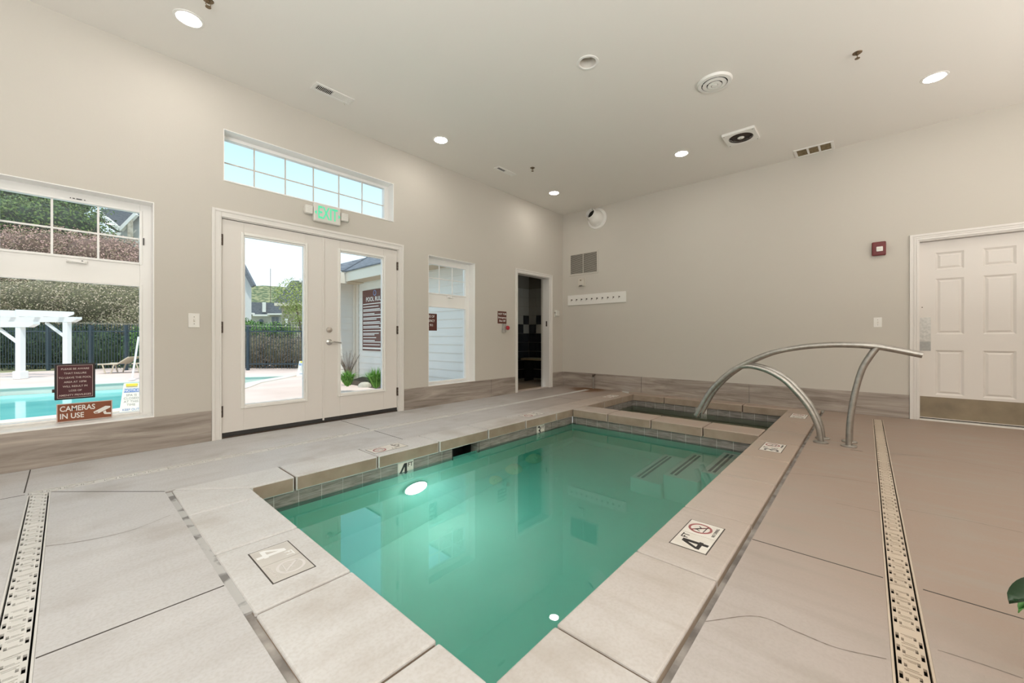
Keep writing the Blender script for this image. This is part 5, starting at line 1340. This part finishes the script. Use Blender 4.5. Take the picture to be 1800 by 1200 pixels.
# grasses by the siding
def tuft(px, py, d, h_, n, label, mat='f_grass'):
    c = sight(px, py, d); c.z = max(c.z, GZ+0.01); root = thing('grass_tuft', label, 'plant', c, None); mb = MB()
    for k in range(n):
        a = random.uniform(0, 6.28); l = h_*random.uniform(0.35, 1.25); o_ = Vector((math.cos(a), math.sin(a), 0)); s_ = ZP.cross(o_)*0.008
        q_ = random.uniform(0.1, 1.0); p0 = c+o_*random.uniform(0, 0.06); p1 = p0+o_*l*0.45*q_+ZP*l*0.62; p2 = p0+o_*l*1.0*q_+ZP*l*(1.05-0.5*q_)
        mb.add([p0-s_, p0+s_, p1+s_, p1-s_, p2], [(0, 1, 2, 3), (3, 2, 4)])
    mb.build('blade', mat, root)['kind'] = 'stuff'
    MB().lathe([(0.03, -0.02), (0.02, 0.02), (0.001, 0.03)], c, ZP, 8).build('crown', mat, root)
tuft(611, 677, 8.3, 0.30, 420, 'bright green grass tuft at the siding, left of its neighbour in the right door pane')
tuft(661, 680, 7.6, 0.34, 480, 'larger bright green grass tuft below the rules board in the right door pane')
tw_ = thing('twiggy_shrub', 'bare brown twiggy shrub at the inner corner of the siding', 'shrub', sight(612, 668, 9.4))
mb = MB(); c = sight(612, 668, 9.4)
for k in range(60):
    a = random.uniform(0, 6.28); l = random.uniform(0.4, 0.72); o_ = Vector((math.cos(a), math.sin(a), 0))
    m_ = c+o_*l*0.18+ZP*l*0.55; e_ = c+o_*l*0.42+ZP*l*0.98; mb.tube([c+o_*0.02, m_, e_], [0.006, 0.004, 0.002], 4)
mb.build('twig', 'bark', tw_)['kind'] = 'stuff'
rk = MB(); c = sight(641, 677, 7.95); rk.lathe([(0.001, 0.07), (0.07, 0.06), (0.12, 0.02), (0.13, -0.03), (0.001, -0.04)], c, ZP, 9)
tag(rk.build('garden_rock', 'stone', smooth=True), 'pale rock between the two grass tufts at the siding', 'rock')

# ------------------------------------------------------------------ houses and hill
def gable(o, px, py, d): return sight(px, py, d)
def poly(pxs, d, depth):
    pts = [sight(x, y, d) for x, y in pxs]; c = sum(pts, Vector((0, 0, 0)))/len(pts); c.z = 0
    return MB().prism(pts, c.normalized()*depth)
hA = thing('gabled_house', 'grey house with crossed gable roofs in the upper right pane of the large window', 'house', gp(215, 32))
poly([(150, 640), (300, 640), (300, 405), (245, 372), (213, 408), (176, 408), (150, 420)], 33, 4).build('wall', 'hwall', hA)
poly([(140, 410), (172, 368), (300, 360), (300, 375), (238, 380), (212, 402), (176, 375)], 32.6, 3).build('roof', 'shingle', hA)
b_ = MB(); b_.bar(sight(172, 372, 32.4), sight(212, 404, 32.4), 0.25, 0.28); b_.bar(sight(212, 404, 32.4), sight(240, 376, 32.4), 0.25, 0.28); b_.build('barge_board', 'pergola', hA)
poly([(172, 408), (213, 408), (211, 414), (172, 414)], 32.3, 0.4).build('eave', 'pergola', hA)
poly([(224, 392), (234, 384), (234, 425), (224, 425)], 32.3, 0.3).build('dark_wall', 'stone', hA)  # narrow wall piece in the darker stone material
hB = thing('white_gable_house', 'white clapboard house end at the left edge of the left door pane', 'house', gp(430, 24))
poly([(395, 640), (442, 640), (442, 500), (418, 455), (395, 455)], 24, 3).build('wall', 'hwall', hB)
rf = MB(); rf.bar(sight(416, 446, 23.8), sight(446, 503, 23.8), 0.20, 0.22); rf.build('roof', 'shingle', hB)
hC = thing('slate_roofed_house', 'low white house with a dark slate roof and chimney behind the hedge', 'house', gp(470, 34))
poly([(425, 640), (500, 640), (500, 551), (425, 551)], 34, 4).build('wall', 'hwall', hC)
poly([(425, 530), (502, 533), (502, 552), (425, 554)], 33.6, 3).build('roof', 'shingle', hC)
poly([(461, 531), (467.5, 531), (467.5, 548), (461, 548)], 33.2, 0.4).build('chimney', 'pergola', hC)
ev = MB(); ev.bar(sight(425, 551, 33.3), sight(446, 551, 33.3), 0.3, 0.12); ev.bar(sight(446, 554, 33.3), sight(472, 554, 33.3), 0.3, 0.14); ev.bar(sight(472, 552, 33.3), sight(500, 552, 33.3), 0.3, 0.12); ev.build('eave', 'pergola', hC)
wq = poly([(476, 557), (491, 557), (491, 570), (476, 570)], 33.8, 0.15).build('window', 'pergola', hC)
for a, b in ((477, 483), (484, 490)):
    for c_, e_ in ((557.6, 560), (561, 563.5), (564.5, 569.5)): poly([(a, c_), (b, c_), (b, e_), (a, e_)], 33.7, 0.05).build('pane', 'hglass', wq)
aw = MB(); aw.lathe([(0.001, 0.0), (4.5/FPX*33.7, 0.0)], sight(459, 565, 33.7), FW, 20); aw.build('arched_window', 'hglass', hC)
hD = thing('stone_house', 'stone house with a dark hip roof at the right of the left door pane', 'house', gp(520, 25))
poly([(495, 640), (600, 640), (600, 537), (495, 537)], 25, 4).build('wall', 'stone', hD)
poly([(482, 532), (512, 493), (560, 493), (600, 532)], 24.6, 3).build('roof', 'shingle', hD)
poly([(482, 532), (600, 532), (600, 537), (482, 537)], 24.5, 0.4).build('eave', 'fascia', hD)
poly([(526, 489), (530, 489), (530, 496), (526, 496)], 24.4, 0.3).build('chimney', 'siding', hD)
poly([(501, 560), (506, 560), (506, 640), (501, 640)], 24.8, 0.2).build('porch_post', 'pergola', hD)
at_ = thing('antenna_mast', 'thin antenna mast rising above the hillside', 'antenna', sight(475.5, 525, 60))
MB().tube([sight(475.5, 535, 60), sight(475.5, 472, 60)], 0.03, 6).build('mast', 'bronze', at_)
hl = MB(); n = 40; pts = []
for i in range(n+1):
    px = -400+1500*i/n
    top = 508-14*math.exp(-((px-430)/120)**2)-9*math.sin(px*0.011)+2*math.sin(px*0.05)
    if px < 250: top = 470-60*math.exp(-((px-50)/300)**2)
    for j in range(9):
        t = j/8; d = 120+60*t; pts.append(sight(px, 600+(top-600)*t, d))
fs = [(i*9+j, (i+1)*9+j, (i+1)*9+j+1, i*9+j+1) for i in range(n) for j in range(8)]
M['hill'] = pm('hillside_scrub', (0.075, 0.115, 0.055), (0.30, 0.30, 0.16), scale=1.3, rough=1.0, detail=6, lo=0.42, hi=0.64, stretch=(0.6, 0.25, 1.0))
hl.add(pts, fs); tag(hl.build('hillside', 'hill', smooth=False, center=False), 'scrub-covered green hillside beyond the houses', 'hill')
struct(bpy.data.objects['hillside'])
